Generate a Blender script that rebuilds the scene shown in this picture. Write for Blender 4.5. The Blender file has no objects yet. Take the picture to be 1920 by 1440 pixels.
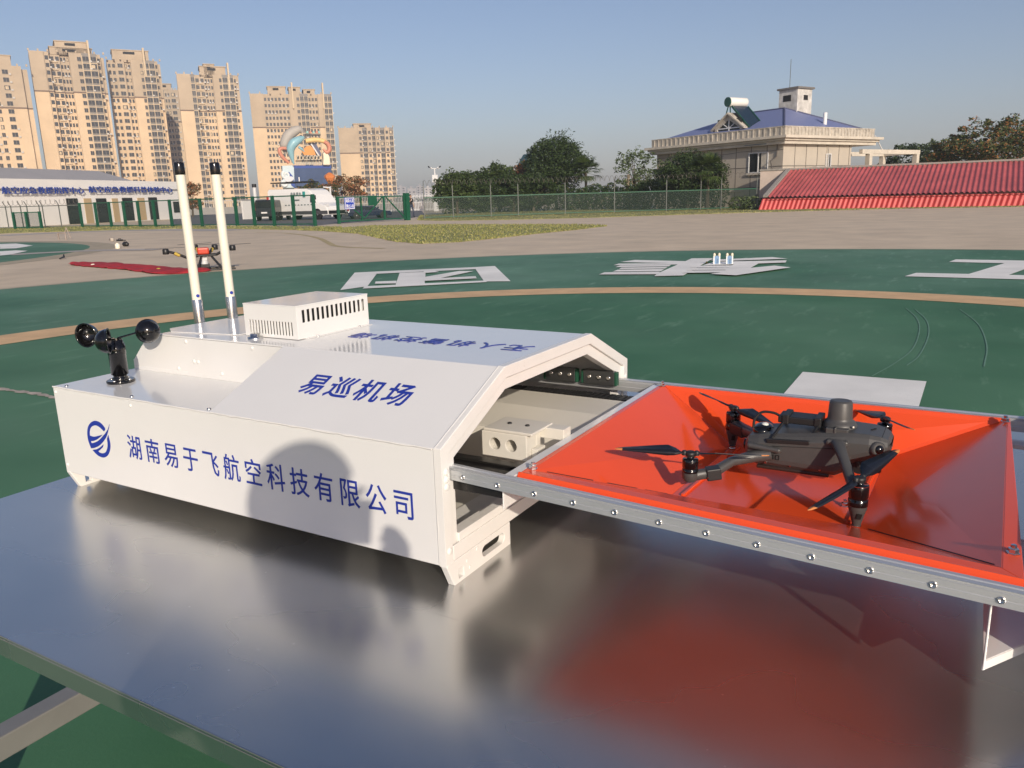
import bpy, math, random
import numpy as np
from mathutils import Vector, Matrix
from mathutils.geometry import tessellate_polygon
R_ = math.radians
S = bpy.context.scene
COL = S.collection
TZ = 0.76                                   # table top above the ground

# ------------------------------------------------------------------ camera
FPX, YAW, PITCH, ROLL = 1476.24, -0.5343, 0.2325, -0.0283
CAM = Vector((1.6584, -0.9016, 0.588 + TZ))
def _basis():
    cy, sy = math.cos(YAW), math.sin(YAW)
    f = Vector((sy*math.cos(PITCH), cy*math.cos(PITCH), -math.sin(PITCH)))
    r = Vector((cy, -sy, 0)); u = r.cross(f)
    return (math.cos(ROLL)*r + math.sin(ROLL)*u, -math.sin(ROLL)*r + math.cos(ROLL)*u, f)
CR, CU, CF = _basis()
cd = bpy.data.cameras.new("camera"); cam = bpy.data.objects.new("camera", cd); COL.objects.link(cam)
cd.sensor_fit = 'HORIZONTAL'; cd.sensor_width = 36.0; cd.lens = FPX/1920*36.0
cd.clip_start = 0.02; cd.clip_end = 6000
M = Matrix.Identity(4)
for i in range(3):
    M[i][0], M[i][1], M[i][2], M[i][3] = CR[i], CU[i], -CF[i], CAM[i]
cam.matrix_world = M
S.camera = cam

# ------------------------------------------------------------------ light
SUN = Vector((0.735, -0.678, 0.41)).normalized()
w = bpy.data.worlds.new("World"); S.world = w; w.use_nodes = True
nt = w.node_tree; bg = nt.nodes['Background']
sky = nt.nodes.new('ShaderNodeTexSky'); sky.sky_type = 'NISHITA'; sky.sun_disc = False
sky.sun_elevation = math.asin(SUN.z); sky.sun_rotation = math.atan2(SUN.x, SUN.y)
sky.air_density = 1.0; sky.dust_density = 1.5; sky.ozone_density = 3.0; sky.altitude = 50
wb = nt.nodes.new('ShaderNodeMix'); wb.data_type = 'RGBA'; wb.blend_type = 'MULTIPLY'; wb.inputs[0].default_value = 1.0   # the camera's white balance for the hazy sky
wb.inputs[7].default_value = (1.08, .945, .95, 1)
nt.links.new(sky.outputs[0], wb.inputs[6]); nt.links.new(wb.outputs[2], bg.inputs[0]); bg.inputs[1].default_value = 0.099
sd = bpy.data.lights.new("sun", 'SUN'); sd.energy = 3.8; sd.angle = R_(0.55); sd.color = (1.0, 0.885, 0.735)
so = bpy.data.objects.new("sun", sd); COL.objects.link(so); so.rotation_euler = SUN.to_track_quat('Z', 'Y').to_euler()
S.view_settings.view_transform = 'Standard'; S.view_settings.look = 'None'
S.view_settings.exposure = 0.17; S.view_settings.gamma = 1.0

# ------------------------------------------------------------------ where things stand
def ray(px, py): return CF + (px-960)/FPX*CR - (py-720)/FPX*CU
def G(px, py, z=0.0):
    d = ray(px, py); t = (z-CAM.z)/d.z; return CAM + d*t
def azel(px, py):
    d = ray(px, py); return math.atan2(d.x, d.y), math.atan2(d.z, math.hypot(d.x, d.y))
def zat(px, py, dist):
    return CAM.z + dist*math.tan(azel(px, py)[1])
def at_dist(px, dist, py=355, z=0.0):
    a = azel(px, py)[0]; return Vector((CAM.x+dist*math.sin(a), CAM.y+dist*math.cos(a), z))
def hd(p): return math.hypot(p.x-CAM.x, p.y-CAM.y)
class Facade:
    """a vertical plane through two ground points: gives (distance along it, height) for a direction of sight"""
    def __init__(s, g0, g1):
        s.g0 = Vector((g0.x, g0.y, 0)); d = Vector((g1.x-g0.x, g1.y-g0.y, 0)); s.len = d.length; s.x = d.normalized()
        s.n = Vector((s.x.y, -s.x.x, 0)); s.rot = math.atan2(s.x.y, s.x.x)
    def __call__(s, px, py):
        d = ray(px, py); t = (s.g0-CAM).dot(s.n)/d.dot(s.n); q = CAM+d*t
        return (q-s.g0).dot(s.x), q.z

# ------------------------------------------------------------------ materials
MATS = {}
def mat(name, col, rough=0.5, metal=0.0, var=0.0, vscale=8.0, bump=0.0, bscale=60.0, spec=0.5, coat=0.0, col2=None, detail=6, stretch=None, rvar=0.0, specks=None, speck_at=.72, wav=0.0):
    if name in MATS: return MATS[name]
    m = bpy.data.materials.new(name); m.use_nodes = True; n = m.node_tree; b = n.nodes['Principled BSDF']
    b.inputs['Base Color'].default_value = (*col, 1); b.inputs['Roughness'].default_value = rough
    b.inputs['Metallic'].default_value = metal; b.inputs['Specular IOR Level'].default_value = spec
    b.inputs['Coat Weight'].default_value = coat; b.inputs['Coat Roughness'].default_value = 0.08
    tc = n.nodes.new('ShaderNodeTexCoord'); src = tc.outputs['Object']
    if stretch:
        mp = n.nodes.new('ShaderNodeMapping'); mp.inputs['Scale'].default_value = stretch
        n.links.new(src, mp.inputs[0]); src = mp.outputs[0]
    if var > 0 or col2 or rvar > 0:
        t = n.nodes.new('ShaderNodeTexNoise'); t.inputs['Scale'].default_value = vscale; t.inputs['Detail'].default_value = detail
        t.inputs['Roughness'].default_value = 0.62
        n.links.new(src, t.inputs['Vector'])
        if var > 0 or col2:
            r = n.nodes.new('ShaderNodeValToRGB'); r.color_ramp.elements[0].position = 0.30; r.color_ramp.elements[1].position = 0.70
            c2 = col2 or tuple(min(1, c*(1+var)) for c in col)
            r.color_ramp.elements[0].color = (*[c*(1-var) for c in col], 1); r.color_ramp.elements[1].color = (*c2, 1)
            n.links.new(t.outputs['Fac'], r.inputs[0]); n.links.new(r.outputs[0], b.inputs['Base Color'])
        if rvar > 0:
            mr = n.nodes.new('ShaderNodeMapRange'); mr.inputs['From Min'].default_value = .3; mr.inputs['From Max'].default_value = .7
            mr.inputs['To Min'].default_value = rough-rvar; mr.inputs['To Max'].default_value = rough+rvar
            n.links.new(t.outputs['Fac'], mr.inputs[0]); n.links.new(mr.outputs[0], b.inputs['Roughness'])
    if bump > 0:
        t2 = n.nodes.new('ShaderNodeTexNoise'); t2.inputs['Scale'].default_value = bscale; t2.inputs['Detail'].default_value = 4
        n.links.new(src, t2.inputs['Vector'])
        bp = n.nodes.new('ShaderNodeBump'); bp.inputs['Strength'].default_value = bump; bp.inputs['Distance'].default_value = 0.01
        n.links.new(t2.outputs['Fac'], bp.inputs['Height']); n.links.new(bp.outputs[0], b.inputs['Normal'])
    if specks:
        link = b.inputs['Base Color'].links; prev = link[0].from_socket if link else None
        t3 = n.nodes.new('ShaderNodeTexNoise'); t3.inputs['Scale'].default_value = 14; t3.inputs['Detail'].default_value = 9; t3.inputs['Roughness'].default_value = .72
        mp3 = n.nodes.new('ShaderNodeMapping'); mp3.inputs['Scale'].default_value = (.6, 1.7, 1.3); mp3.inputs['Rotation'].default_value = (.3, .2, .7); n.links.new(tc.outputs['Object'], mp3.inputs[0]); n.links.new(mp3.outputs[0], t3.inputs['Vector'])
        r3 = n.nodes.new('ShaderNodeValToRGB'); r3.color_ramp.elements[0].position = speck_at; r3.color_ramp.elements[1].position = speck_at+.05; r3.color_ramp.elements[0].color = (0, 0, 0, 1); r3.color_ramp.elements[1].color = (.4, .4, .4, 1)
        n.links.new(t3.outputs['Fac'], r3.inputs[0]); x3 = n.nodes.new('ShaderNodeMix'); x3.data_type = 'RGBA'; n.links.new(r3.outputs[0], x3.inputs[0])
        if prev: n.links.new(prev, x3.inputs[6])
        else: x3.inputs[6].default_value = (*col, 1)
        x3.inputs[7].default_value = (*specks, 1); n.links.new(x3.outputs[2], b.inputs['Base Color'])
    if wav > 0:
        t4 = n.nodes.new('ShaderNodeTexNoise'); t4.inputs['Scale'].default_value = 7; t4.inputs['Detail'].default_value = 2; n.links.new(tc.outputs['Object'], t4.inputs['Vector'])
        b4 = n.nodes.new('ShaderNodeBump'); b4.inputs['Strength'].default_value = wav; b4.inputs['Distance'].default_value = .01; n.links.new(t4.outputs['Fac'], b4.inputs['Height']); n.links.new(b4.outputs[0], b.inputs['Normal'])
    MATS[name] = m
    return m

def leaf_mat(name, dark, light, extra=None, share=0.15):
    """foliage: each leaf has its own shade between two greens, a share of them a third colour"""
    if name in MATS: return MATS[name]
    m = bpy.data.materials.new(name); m.use_nodes = True; n = m.node_tree; b = n.nodes['Principled BSDF']
    g = n.nodes.new('ShaderNodeNewGeometry'); r = n.nodes.new('ShaderNodeValToRGB')
    r.color_ramp.elements[0].color = (*dark, 1); r.color_ramp.elements[1].color = (*light, 1)
    if extra:
        r.color_ramp.elements[1].position = 1-share-0.02
        e = r.color_ramp.elements.new(1-share); e.color = (*extra, 1)
    n.links.new(g.outputs['Random Per Island'], r.inputs[0]); n.links.new(r.outputs[0], b.inputs['Base Color'])
    b.inputs['Roughness'].default_value = 0.55; b.inputs['Specular IOR Level'].default_value = 0.25
    MATS[name] = m; return m

def net_mat(name, col, cover):
    if name in MATS: return MATS[name]
    m = bpy.data.materials.new(name); m.use_nodes = True; n = m.node_tree; b = n.nodes['Principled BSDF']
    b.inputs['Base Color'].default_value = (*col, 1); b.inputs['Roughness'].default_value = .6; b.inputs['Alpha'].default_value = cover
    MATS[name] = m; return m

def ground_paint(name, base, pale, amount=0.5):
    """worn floor paint: streaky pale scuffs over a slightly blotchy base"""
    m = bpy.data.materials.new(name); m.use_nodes = True; n = m.node_tree; b = n.nodes['Principled BSDF']; L = n.links
    tc = n.nodes.new('ShaderNodeTexCoord')
    def noise(scale, det, sc=(1, 1, 1), rot=0.0, rough=.6):
        mp = n.nodes.new('ShaderNodeMapping'); mp.inputs['Scale'].default_value = sc; mp.inputs['Rotation'].default_value = (0, 0, rot)
        t = n.nodes.new('ShaderNodeTexNoise'); t.inputs['Scale'].default_value = scale; t.inputs['Detail'].default_value = det; t.inputs['Roughness'].default_value = rough
        L.new(tc.outputs['Object'], mp.inputs[0]); L.new(mp.outputs[0], t.inputs['Vector']); return t.outputs['Fac']
    def ramp(fac, p0, p1, c0=(0, 0, 0, 1), c1=(1, 1, 1, 1)):
        r = n.nodes.new('ShaderNodeValToRGB'); r.color_ramp.elements[0].position = p0; r.color_ramp.elements[1].position = p1
        r.color_ramp.elements[0].color = c0; r.color_ramp.elements[1].color = c1; L.new(fac, r.inputs[0]); return r.outputs[0]
    def mix(fac, a, c):
        x = n.nodes.new('ShaderNodeMix'); x.data_type = 'RGBA'; L.new(fac, x.inputs[0]); L.new(a, x.inputs[6])
        if isinstance(c, tuple): x.inputs[7].default_value = c
        else: L.new(c, x.inputs[7])
        return x.outputs[2]
    base_c = ramp(noise(.7, 5), .3, .7, (*[c*.86 for c in base], 1), (*[c*1.14 for c in base], 1))
    big = ramp(noise(.22, 4), .42, .75)
    streak = ramp(noise(1.6, 8, (3.2, .7, 1), .5, .72), .56, .82)
    spots = ramp(noise(5, 6, (1.5, .6, 1), .5, .7), .66, .80)
    a = n.nodes.new('ShaderNodeMath'); a.operation = 'MULTIPLY'; L.new(streak, a.inputs[0]); a.inputs[1].default_value = amount
    s2 = n.nodes.new('ShaderNodeMath'); s2.operation = 'MULTIPLY'; L.new(spots, s2.inputs[0]); s2.inputs[1].default_value = amount*.8
    b3 = n.nodes.new('ShaderNodeMath'); b3.operation = 'MULTIPLY'; L.new(big, b3.inputs[0]); b3.inputs[1].default_value = amount*.5
    c = mix(b3.outputs[0], base_c, (*pale, 1)); c = mix(a.outputs[0], c, (*pale, 1)); c = mix(s2.outputs[0], c, (*pale, 1))
    L.new(c, b.inputs['Base Color']); b.inputs['Roughness'].default_value = .62; b.inputs['Specular IOR Level'].default_value = .3
    bp = n.nodes.new('ShaderNodeBump'); bp.inputs['Strength'].default_value = .25; bp.inputs['Distance'].default_value = .004
    L.new(noise(90, 3), bp.inputs['Height']); L.new(bp.outputs[0], b.inputs['Normal'])
    MATS[name] = m; return m

def table_mat():
    m = bpy.data.materials.new('galvanised_sheet'); m.use_nodes = True; n = m.node_tree; b = n.nodes['Principled BSDF']; L = n.links
    tc = n.nodes.new('ShaderNodeTexCoord')
    def noise(scale, det, sc, rough=.6):
        mp = n.nodes.new('ShaderNodeMapping'); mp.inputs['Scale'].default_value = sc
        t = n.nodes.new('ShaderNodeTexNoise'); t.inputs['Scale'].default_value = scale; t.inputs['Detail'].default_value = det; t.inputs['Roughness'].default_value = rough
        L.new(tc.outputs['Object'], mp.inputs[0]); L.new(mp.outputs[0], t.inputs['Vector']); return t.outputs['Fac']
    smear = noise(1.9, 3, (1, 1.6, 1), .5); fine = noise(60, 4, (.35, 9, 1), .7)
    r = n.nodes.new('ShaderNodeMapRange'); r.inputs['From Min'].default_value = .3; r.inputs['From Max'].default_value = .72
    r.inputs['To Min'].default_value = .205; r.inputs['To Max'].default_value = .325; L.new(smear, r.inputs[0]); L.new(r.outputs[0], b.inputs['Roughness'])
    cr = n.nodes.new('ShaderNodeValToRGB'); cr.color_ramp.elements[0].position = .35; cr.color_ramp.elements[1].position = .7
    cr.color_ramp.elements[0].color = (.52, .52, .515, 1); cr.color_ramp.elements[1].color = (.63, .63, .62, 1); L.new(smear, cr.inputs[0])
    # dried dirt, a few spots with edges of their own, hairline scratches and pale specks
    d1 = noise(7, 8, (1.3, 1, 1), .72); d = n.nodes.new('ShaderNodeValToRGB'); d.color_ramp.elements[0].position = .78; d.color_ramp.elements[1].position = .90
    d.color_ramp.elements[0].color = (0, 0, 0, 1); d.color_ramp.elements[1].color = (.4, .4, .4, 1); L.new(d1, d.inputs[0])
    x0 = n.nodes.new('ShaderNodeMix'); x0.data_type = 'RGBA'; L.new(d.outputs[0], x0.inputs[0]); L.new(cr.outputs[0], x0.inputs[6]); x0.inputs[7].default_value = (.20, .19, .18, 1)
    mp = n.nodes.new('ShaderNodeMapping'); mp.inputs['Rotation'].default_value = (0, 0, .5); mp.inputs['Scale'].default_value = (3, 90, 1); L.new(tc.outputs['Object'], mp.inputs[0])
    sc = n.nodes.new('ShaderNodeTexNoise'); sc.inputs['Scale'].default_value = 1.0; sc.inputs['Detail'].default_value = 6; L.new(mp.outputs[0], sc.inputs['Vector'])
    sr = n.nodes.new('ShaderNodeValToRGB'); sr.color_ramp.elements[0].position = .70; sr.color_ramp.elements[1].position = .73; sr.color_ramp.elements[1].color = (.5, .5, .5, 1); L.new(sc.outputs['Fac'], sr.inputs[0])
    x1 = n.nodes.new('ShaderNodeMix'); x1.data_type = 'RGBA'; L.new(sr.outputs[0], x1.inputs[0]); L.new(x0.outputs[2], x1.inputs[6]); x1.inputs[7].default_value = (.36, .36, .36, 1)
    vo = n.nodes.new('ShaderNodeTexVoronoi'); vo.inputs['Scale'].default_value = 26; L.new(tc.outputs['Object'], vo.inputs['Vector'])
    vr = n.nodes.new('ShaderNodeValToRGB'); vr.color_ramp.elements[0].position = .035; vr.color_ramp.elements[0].color = (.6, .6, .6, 1); vr.color_ramp.elements[1].position = .05; vr.color_ramp.elements[1].color = (0, 0, 0, 1); L.new(vo.outputs['Distance'], vr.inputs[0])
    x = n.nodes.new('ShaderNodeMix'); x.data_type = 'RGBA'; L.new(vr.outputs[0], x.inputs[0]); L.new(x1.outputs[2], x.inputs[6]); x.inputs[7].default_value = (.9, .9, .88, 1)
    L.new(x.outputs[2], b.inputs['Base Color']); b.inputs['Metallic'].default_value = 0.93
    bp = n.nodes.new('ShaderNodeBump'); bp.inputs['Strength'].default_value = .003; bp.inputs['Distance'].default_value = .001
    L.new(fine, bp.inputs['Height']); L.new(bp.outputs[0], b.inputs['Normal'])
    MATS[m.name] = m; return m

# ------------------------------------------------------------------ mesh helpers
ID = lambda p: p
class MB:
    def __init__(s): s.v = []; s.f = []; s.mi = []; s.sm = []
    def add(s, vs, fs, m=0, smooth=False):
        o = len(s.v); s.v += [tuple(v) for v in vs]; s.f += [tuple(i+o for i in f) for f in fs]
        s.mi += [m]*len(fs); s.sm += [smooth]*len(fs); return s
    def box(s, x0, x1, y0, y1, z0, z1, m=0, T=ID):
        c = [T(Vector(p)) for p in ((x0, y0, z0), (x1, y0, z0), (x1, y1, z0), (x0, y1, z0), (x0, y0, z1), (x1, y0, z1), (x1, y1, z1), (x0, y1, z1))]
        return s.add(c, [(0, 3, 2, 1), (4, 5, 6, 7), (0, 1, 5, 4), (1, 2, 6, 5), (2, 3, 7, 6), (3, 0, 4, 7)], m)
    def bar(s, p, q, wd, ht, m=0, up=(0, 0, 1)):
        p, q = Vector(p), Vector(q); d = (q-p).normalized(); u = Vector(up)
        if abs(d.dot(u)) > .98: u = Vector((1, 0, 0))
        r = d.cross(u).normalized()*wd/2; u = r.cross(d).normalized()*ht/2
        c = [p-r-u, p+r-u, p+r+u, p-r+u, q-r-u, q+r-u, q+r+u, q-r+u]
        return s.add(c, [(0, 1, 2, 3), (7, 6, 5, 4), (0, 4, 5, 1), (1, 5, 6, 2), (2, 6, 7, 3), (3, 7, 4, 0)], m)
    def tube(s, pts, rad, n=12, m=0, caps=True):
        pts = [Vector(p) for p in pts]; k = len(pts)
        rad = rad if isinstance(rad, (list, tuple)) else [rad]*k
        vs = []; u = None
        for i, p in enumerate(pts):
            d = (pts[min(i+1, k-1)]-pts[max(i-1, 0)])
            if d.length < 1e-9: d = pts[-1]-pts[0]
            d.normalize()
            if u is None: u = d.orthogonal().normalized()
            else:
                u = u-d*u.dot(d); u = u.normalized() if u.length > 1e-6 else d.orthogonal().normalized()
            v = d.cross(u)
            for j in range(n):
                a = 2*math.pi*j/n; vs.append(p+(u*math.cos(a)+v*math.sin(a))*rad[i])
        fs = [(i*n+j, i*n+(j+1) % n, (i+1)*n+(j+1) % n, (i+1)*n+j) for i in range(k-1) for j in range(n)]
        s.add(vs, fs, m, True)
        if caps: s.add(vs[:n], [tuple(range(n-1, -1, -1))], m); s.add(vs[-n:], [tuple(range(n))], m)
        return s
    def lathe(s, prof, n=20, m=0, at=(0, 0, 0), axis=(0, 0, 1), smooth=True):
        a = Vector(axis).normalized(); o = Vector(at); u = a.orthogonal().normalized(); v = a.cross(u); vs = []
        for r, h in prof:
            for j in range(n):
                t = 2*math.pi*j/n; vs.append(o+a*h+(u*math.cos(t)+v*math.sin(t))*r)
        k = len(prof)
        s.add(vs, [(i*n+j, i*n+(j+1) % n, (i+1)*n+(j+1) % n, (i+1)*n+j) for i in range(k-1) for j in range(n)], m, smooth)
        s.add(vs[:n], [tuple(range(n-1, -1, -1))], m); s.add(vs[-n:], [tuple(range(n))], m)
        return s
    def plate(s, polys, T, thick, m=0):
        """flat plate in (u,v) with holes, thickness along w; T maps (u,v,w) to 3-D"""
        P = [[Vector((a, b, 0)) for a, b in q] for q in polys]; tri = tessellate_polygon(P)
        flat = [p for q in P for p in q]; n = len(flat)
        vs = [T(Vector((p.x, p.y, 0))) for p in flat]+[T(Vector((p.x, p.y, thick))) for p in flat]
        fs = []
        for t in tri:
            a, b, c = (flat[i] for i in t)
            ccw = (b.x-a.x)*(c.y-a.y)-(b.y-a.y)*(c.x-a.x) > 0
            t = t if ccw else (t[0], t[2], t[1])
            fs.append((t[0]+n, t[1]+n, t[2]+n)); fs.append((t[2], t[1], t[0]))
        o = 0
        for qi, q in enumerate(P):
            k = len(q); ar = sum(q[i].x*q[(i+1) % k].y-q[(i+1) % k].x*q[i].y for i in range(k))
            for i in range(k):
                a, b = o+i, o+(i+1) % k
                if (ar > 0) == (qi == 0): fs.append((a, b, b+n, a+n))
                else: fs.append((b, a, a+n, b+n))
            o += k
        return s.add(vs, fs, m)
    def ball(s, c, r, n=14, k=8, m=0, sq=(1, 1, 1)):
        c = Vector(c); vs = [c+Vector((0, 0, -r*sq[2]))]
        for i in range(1, k):
            a = math.pi*i/k-math.pi/2
            for j in range(n):
                t = 2*math.pi*j/n; vs.append(c+Vector((math.cos(a)*math.cos(t)*r*sq[0], math.cos(a)*math.sin(t)*r*sq[1], math.sin(a)*r*sq[2])))
        vs.append(c+Vector((0, 0, r*sq[2]))); fs = []
        for j in range(n): fs.append((0, 1+(j+1) % n, 1+j))
        for i in range(k-2):
            for j in range(n): fs.append((1+i*n+j, 1+i*n+(j+1) % n, 1+(i+1)*n+(j+1) % n, 1+(i+1)*n+j))
        e = len(vs)-1
        for j in range(n): fs.append((e, 1+(k-2)*n+j, 1+(k-2)*n+(j+1) % n))
        return s.add(vs, fs, m, True)
    def build(s, name, mats, parent=None, bevel=0, seg=2, loc=None):
        me = bpy.data.meshes.new(name); me.from_pydata(s.v, [], s.f); me.update()
        for m in (mats if isinstance(mats, (list, tuple)) else [mats]): me.materials.append(m)
        me.polygons.foreach_set('material_index', s.mi); me.polygons.foreach_set('use_smooth', s.sm); me.update()
        o = bpy.data.objects.new(name, me); COL.objects.link(o)
        if parent: o.parent = parent
        if loc is not None: o.location = loc
        if bevel:
            b = o.modifiers.new('bevel', 'BEVEL'); b.width = bevel; b.segments = seg; b.limit_method = 'ANGLE'; b.angle_limit = R_(38); b.harden_normals = False
        return o

def tag(o, label=None, cat=None, group=None, kind=None):
    if label: o['label'] = label
    if cat: o['category'] = cat
    if group: o['group'] = group
    if kind: o['kind'] = kind
    return o
def thing(name, label, cat, loc=(0, 0, 0), rz=0.0, group=None):
    o = bpy.data.objects.new(name, None); COL.objects.link(o); o.location = loc; o.rotation_euler = (0, 0, rz); o.empty_display_size = .1
    return tag(o, label, cat, group)
def copy_obj(o, parent, loc=None):
    c = o.copy(); COL.objects.link(c); c.parent = parent
    if loc is not None: c.location = loc
    return c

_tc = bpy.data.curves.new('lettering_source', 'FONT')
_to = bpy.data.objects.new('lettering_source', _tc); COL.objects.link(_to)
def lettering(name, body, m, parent, T, wd, ht, spacing=1.0, offset=0.012, thick=0.0006, line=1.0):
    """writing as a real thin mesh, fitted to a wd x ht rectangle; T maps (u,v,w) to 3-D"""
    _tc.body = body; _tc.space_character = spacing; _tc.space_line = line; _tc.offset = offset; _tc.extrude = 0.01; _tc.resolution_u = 3; _tc.align_x = 'LEFT'
    bpy.context.view_layer.update()
    me = bpy.data.meshes.new_from_object(_to.evaluated_get(bpy.context.evaluated_depsgraph_get()))
    co = np.empty(len(me.vertices)*3); me.vertices.foreach_get('co', co); co = co.reshape(-1, 3)
    lo, hi = co.min(0), co.max(0)
    out = [T(Vector(((c[0]-lo[0])/(hi[0]-lo[0])*wd, (c[1]-lo[1])/(hi[1]-lo[1])*ht, (c[2]-lo[2])/max(1e-6, hi[2]-lo[2])*thick))) for c in co]
    me.vertices.foreach_set('co', [x for p in out for x in p]); me.materials.clear(); me.materials.append(m)
    for p in me.polygons: p.material_index = 0
    me.update(); me.name = name
    o = bpy.data.objects.new(name, me); COL.objects.link(o)
    if parent: o.parent = parent
    return o

def sheet(name, pts, z, m, kind='structure', **k):
    """a flat painted or paved area on the ground"""
    P = [Vector((p[0], p[1], 0)) for p in pts]; tri = tessellate_polygon([P]); mb = MB(); fs = []
    for t in tri:
        a, b, c = (P[i] for i in t)
        fs.append(t if (b.x-a.x)*(c.y-a.y)-(b.y-a.y)*(c.x-a.x) > 0 else (t[0], t[2], t[1]))
    mb.add([(p.x, p.y, z) for p in P], fs); o = mb.build(name, m); tag(o, kind=kind, **k); return o
def ring(name, c, r0, r1, z, m, n=160, a0=0, a1=2*math.pi):
    mb = MB(); vs = []
    for i in range(n+1):
        a = a0+(a1-a0)*i/n; vs += [(c[0]+r0*math.cos(a), c[1]+r0*math.sin(a), z), (c[0]+r1*math.cos(a), c[1]+r1*math.sin(a), z)]
    mb.add(vs, [(2*i, 2*i+1, 2*i+3, 2*i+2) for i in range(n)]); return tag(mb.build(name, m), kind='structure')
def smooth_path(P, sub=8):
    P = [Vector(p) for p in P]; Q = [P[0]*2-P[1]]+P+[P[-1]*2-P[-2]]; out = []
    for i in range(1, len(Q)-2):
        for j in range(sub):
            t = j/sub; a, b, c, d = Q[i-1], Q[i], Q[i+1], Q[i+2]
            out.append(.5*((2*b)+(c-a)*t+(2*a-5*b+4*c-d)*t*t+(3*b-a-3*c+d)*t*t*t))
    return out+[P[-1]]
def strip(name, P, wd, z, m, kind='structure', rnd=None):
    P = smooth_path([(p.x, p.y, 0) for p in P]); mb = MB(); vs = []
    for i, p in enumerate(P):
        d = (P[min(i+1, len(P)-1)]-P[max(i-1, 0)]).normalized(); r = Vector((-d.y, d.x, 0))*wd/2
        if rnd: r = r*rnd.uniform(.4, 1.6)
        vs += [(p.x-r.x, p.y-r.y, z), (p.x+r.x, p.y+r.y, z)]
    mb.add(vs, [(2*i+1, 2*i, 2*i+2, 2*i+3) for i in range(len(P)-1)]); return tag(mb.build(name, m), kind=kind)

# shared materials
WHITE = mat('white_powder_coat', (.76, .755, .74), .13, var=.018, vscale=5, spec=.5, coat=.2, rvar=.05, specks=(.60, .58, .55), speck_at=.73, wav=.04)
WHITE2 = mat('white_sheet_edge', (.78, .765, .735), .35, var=.02, vscale=20, specks=(.42, .40, .37), speck_at=.66)
INNER = mat('cream_inner_metal', (.66, .63, .56), .45, var=.03)
BLUE = mat('blue_vinyl_lettering', (.018, .04, .33), .4)
ORANGE = mat('glossy_orange_sheet', (.80, .085, .022), .17, var=.04, vscale=4, coat=.08, rvar=.05, specks=(.62, .22, .15), speck_at=.68, wav=.05)
ALU = mat('satin_aluminium_rail', (.60, .615, .625), .38, .6, var=.04, vscale=30, stretch=(1, 20, 20))
CHROME = mat('polished_steel', (.72, .70, .67), .16, 1.0)
STEEL = mat('brushed_steel', (.62, .62, .62), .25, 1.0, var=.06, vscale=20, stretch=(1, 1, 10))
BLACK = mat('gloss_black_plastic', (.006, .006, .007), .12, coat=.3)
MATTBLACK = mat('matt_black_plastic', (.013, .013, .014), .5)
HOLE = mat('dark_gap', (.01, .01, .01), .8)
# ================================================================== THE SETTING
ASPH = ground_paint('tan_concrete_apron', (.60, .485, .345), (.70, .58, .43), .6)
GREEN = ground_paint('green_helipad_paint', (.046, .148, .068), (.19, .34, .22), .85)
OCHRE = mat('ochre_line_paint', (.68, .44, .22), .6, var=.16, vscale=2.2)
PWHITE = ground_paint('white_road_paint', (.86, .84, .79), (.58, .63, .56), .34)
PALE = mat('pale_line_paint', (.40, .33, .22), .65, var=.2, vscale=2)
SCUFF = mat('scuffed_green', (.13, .26, .18), .7, var=.15, vscale=9)

mb = MB()                                    # one sheet to the horizon, finer near the pad
mb.add([(-3000, -3000, 0), (3000, -3000, 0), (3000, 3000, 0), (-3000, 3000, 0)], [(0, 1, 2, 3)])
tag(mb.build('ground', ASPH), kind='structure')
PADC = (1.2371, 3.7374)
def disc(name, c, r, z, m, n=180):
    mb = MB(); mb.add([(c[0]+r*math.cos(2*math.pi*i/n), c[1]+r*math.sin(2*math.pi*i/n), z) for i in range(n)], [tuple(range(n))])
    return tag(mb.build(name, m), kind='structure')
GREENO = ground_paint('worn_green_helipad_paint', (.056, .162, .088), (.24, .38, .28), 1.0)
disc('helipad_surface', PADC, 14.86, .004, GREENO)
disc('helipad_inner_surface', (-.03, 2.84), 7.2, .008, GREEN)
ring('helipad_edge_line', PADC, 14.86, 15.05, .004, PALE)
ring('helipad_ring_line', (-.03, 2.84), 6.97, 7.67, .012, OCHRE)
SMALLC = (-34.27, 4.68)
disc('small_helipad_surface', SMALLC, 14.2, .004, GREENO)
ring('small_helipad_edge_line', SMALLC, 14.2, 15.1, .004, PALE)

def marking(polys_px, name='painted_character', z=.012, m=PWHITE):
    mb = MB()
    for k, q in enumerate(polys_px):
        P = [G(*p) for p in q]; P = [Vector((p.x, p.y, 0)) for p in P]
        tri = tessellate_polygon([P]); fs = []
        for t in tri:
            a, b, c = (P[i] for i in t)
            fs.append(t if (b.x-a.x)*(c.y-a.y)-(b.y-a.y)*(c.x-a.x) > 0 else (t[0], t[2], t[1]))
        mb.add([(p.x, p.y, z+.0015*k) for p in P], fs)
    return tag(mb.build(name, m), kind='structure')
def zz(ox, oy, s, pts): return [(ox+x/s, oy+y/s) for x, y in pts]
a = lambda *p: zz(620, 480, 5.333, p)
marking([a((240, 172), (478, 160), (368, 310), (95, 348)), a((1435, 118), (1642, 106), (1800, 260), (1535, 262)),
         a((440, 163), (1450, 118), (1455, 138), (440, 186)), a((340, 312), (1560, 254), (1560, 270), (320, 336)),
         a((690, 178), (950, 168), (940, 300), (645, 314)), a((450, 266), (660, 258), (655, 285), (442, 288)),
         a((930, 222), (1290, 160), (1430, 162), (1090, 234), (930, 262)), a((1000, 238), (1450, 214), (1460, 236), (930, 262)),
         a((930, 160), (1035, 160), (1085, 172), (930, 182))])
a = lambda *p: zz(1100, 460, 4.8, p)
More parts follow.
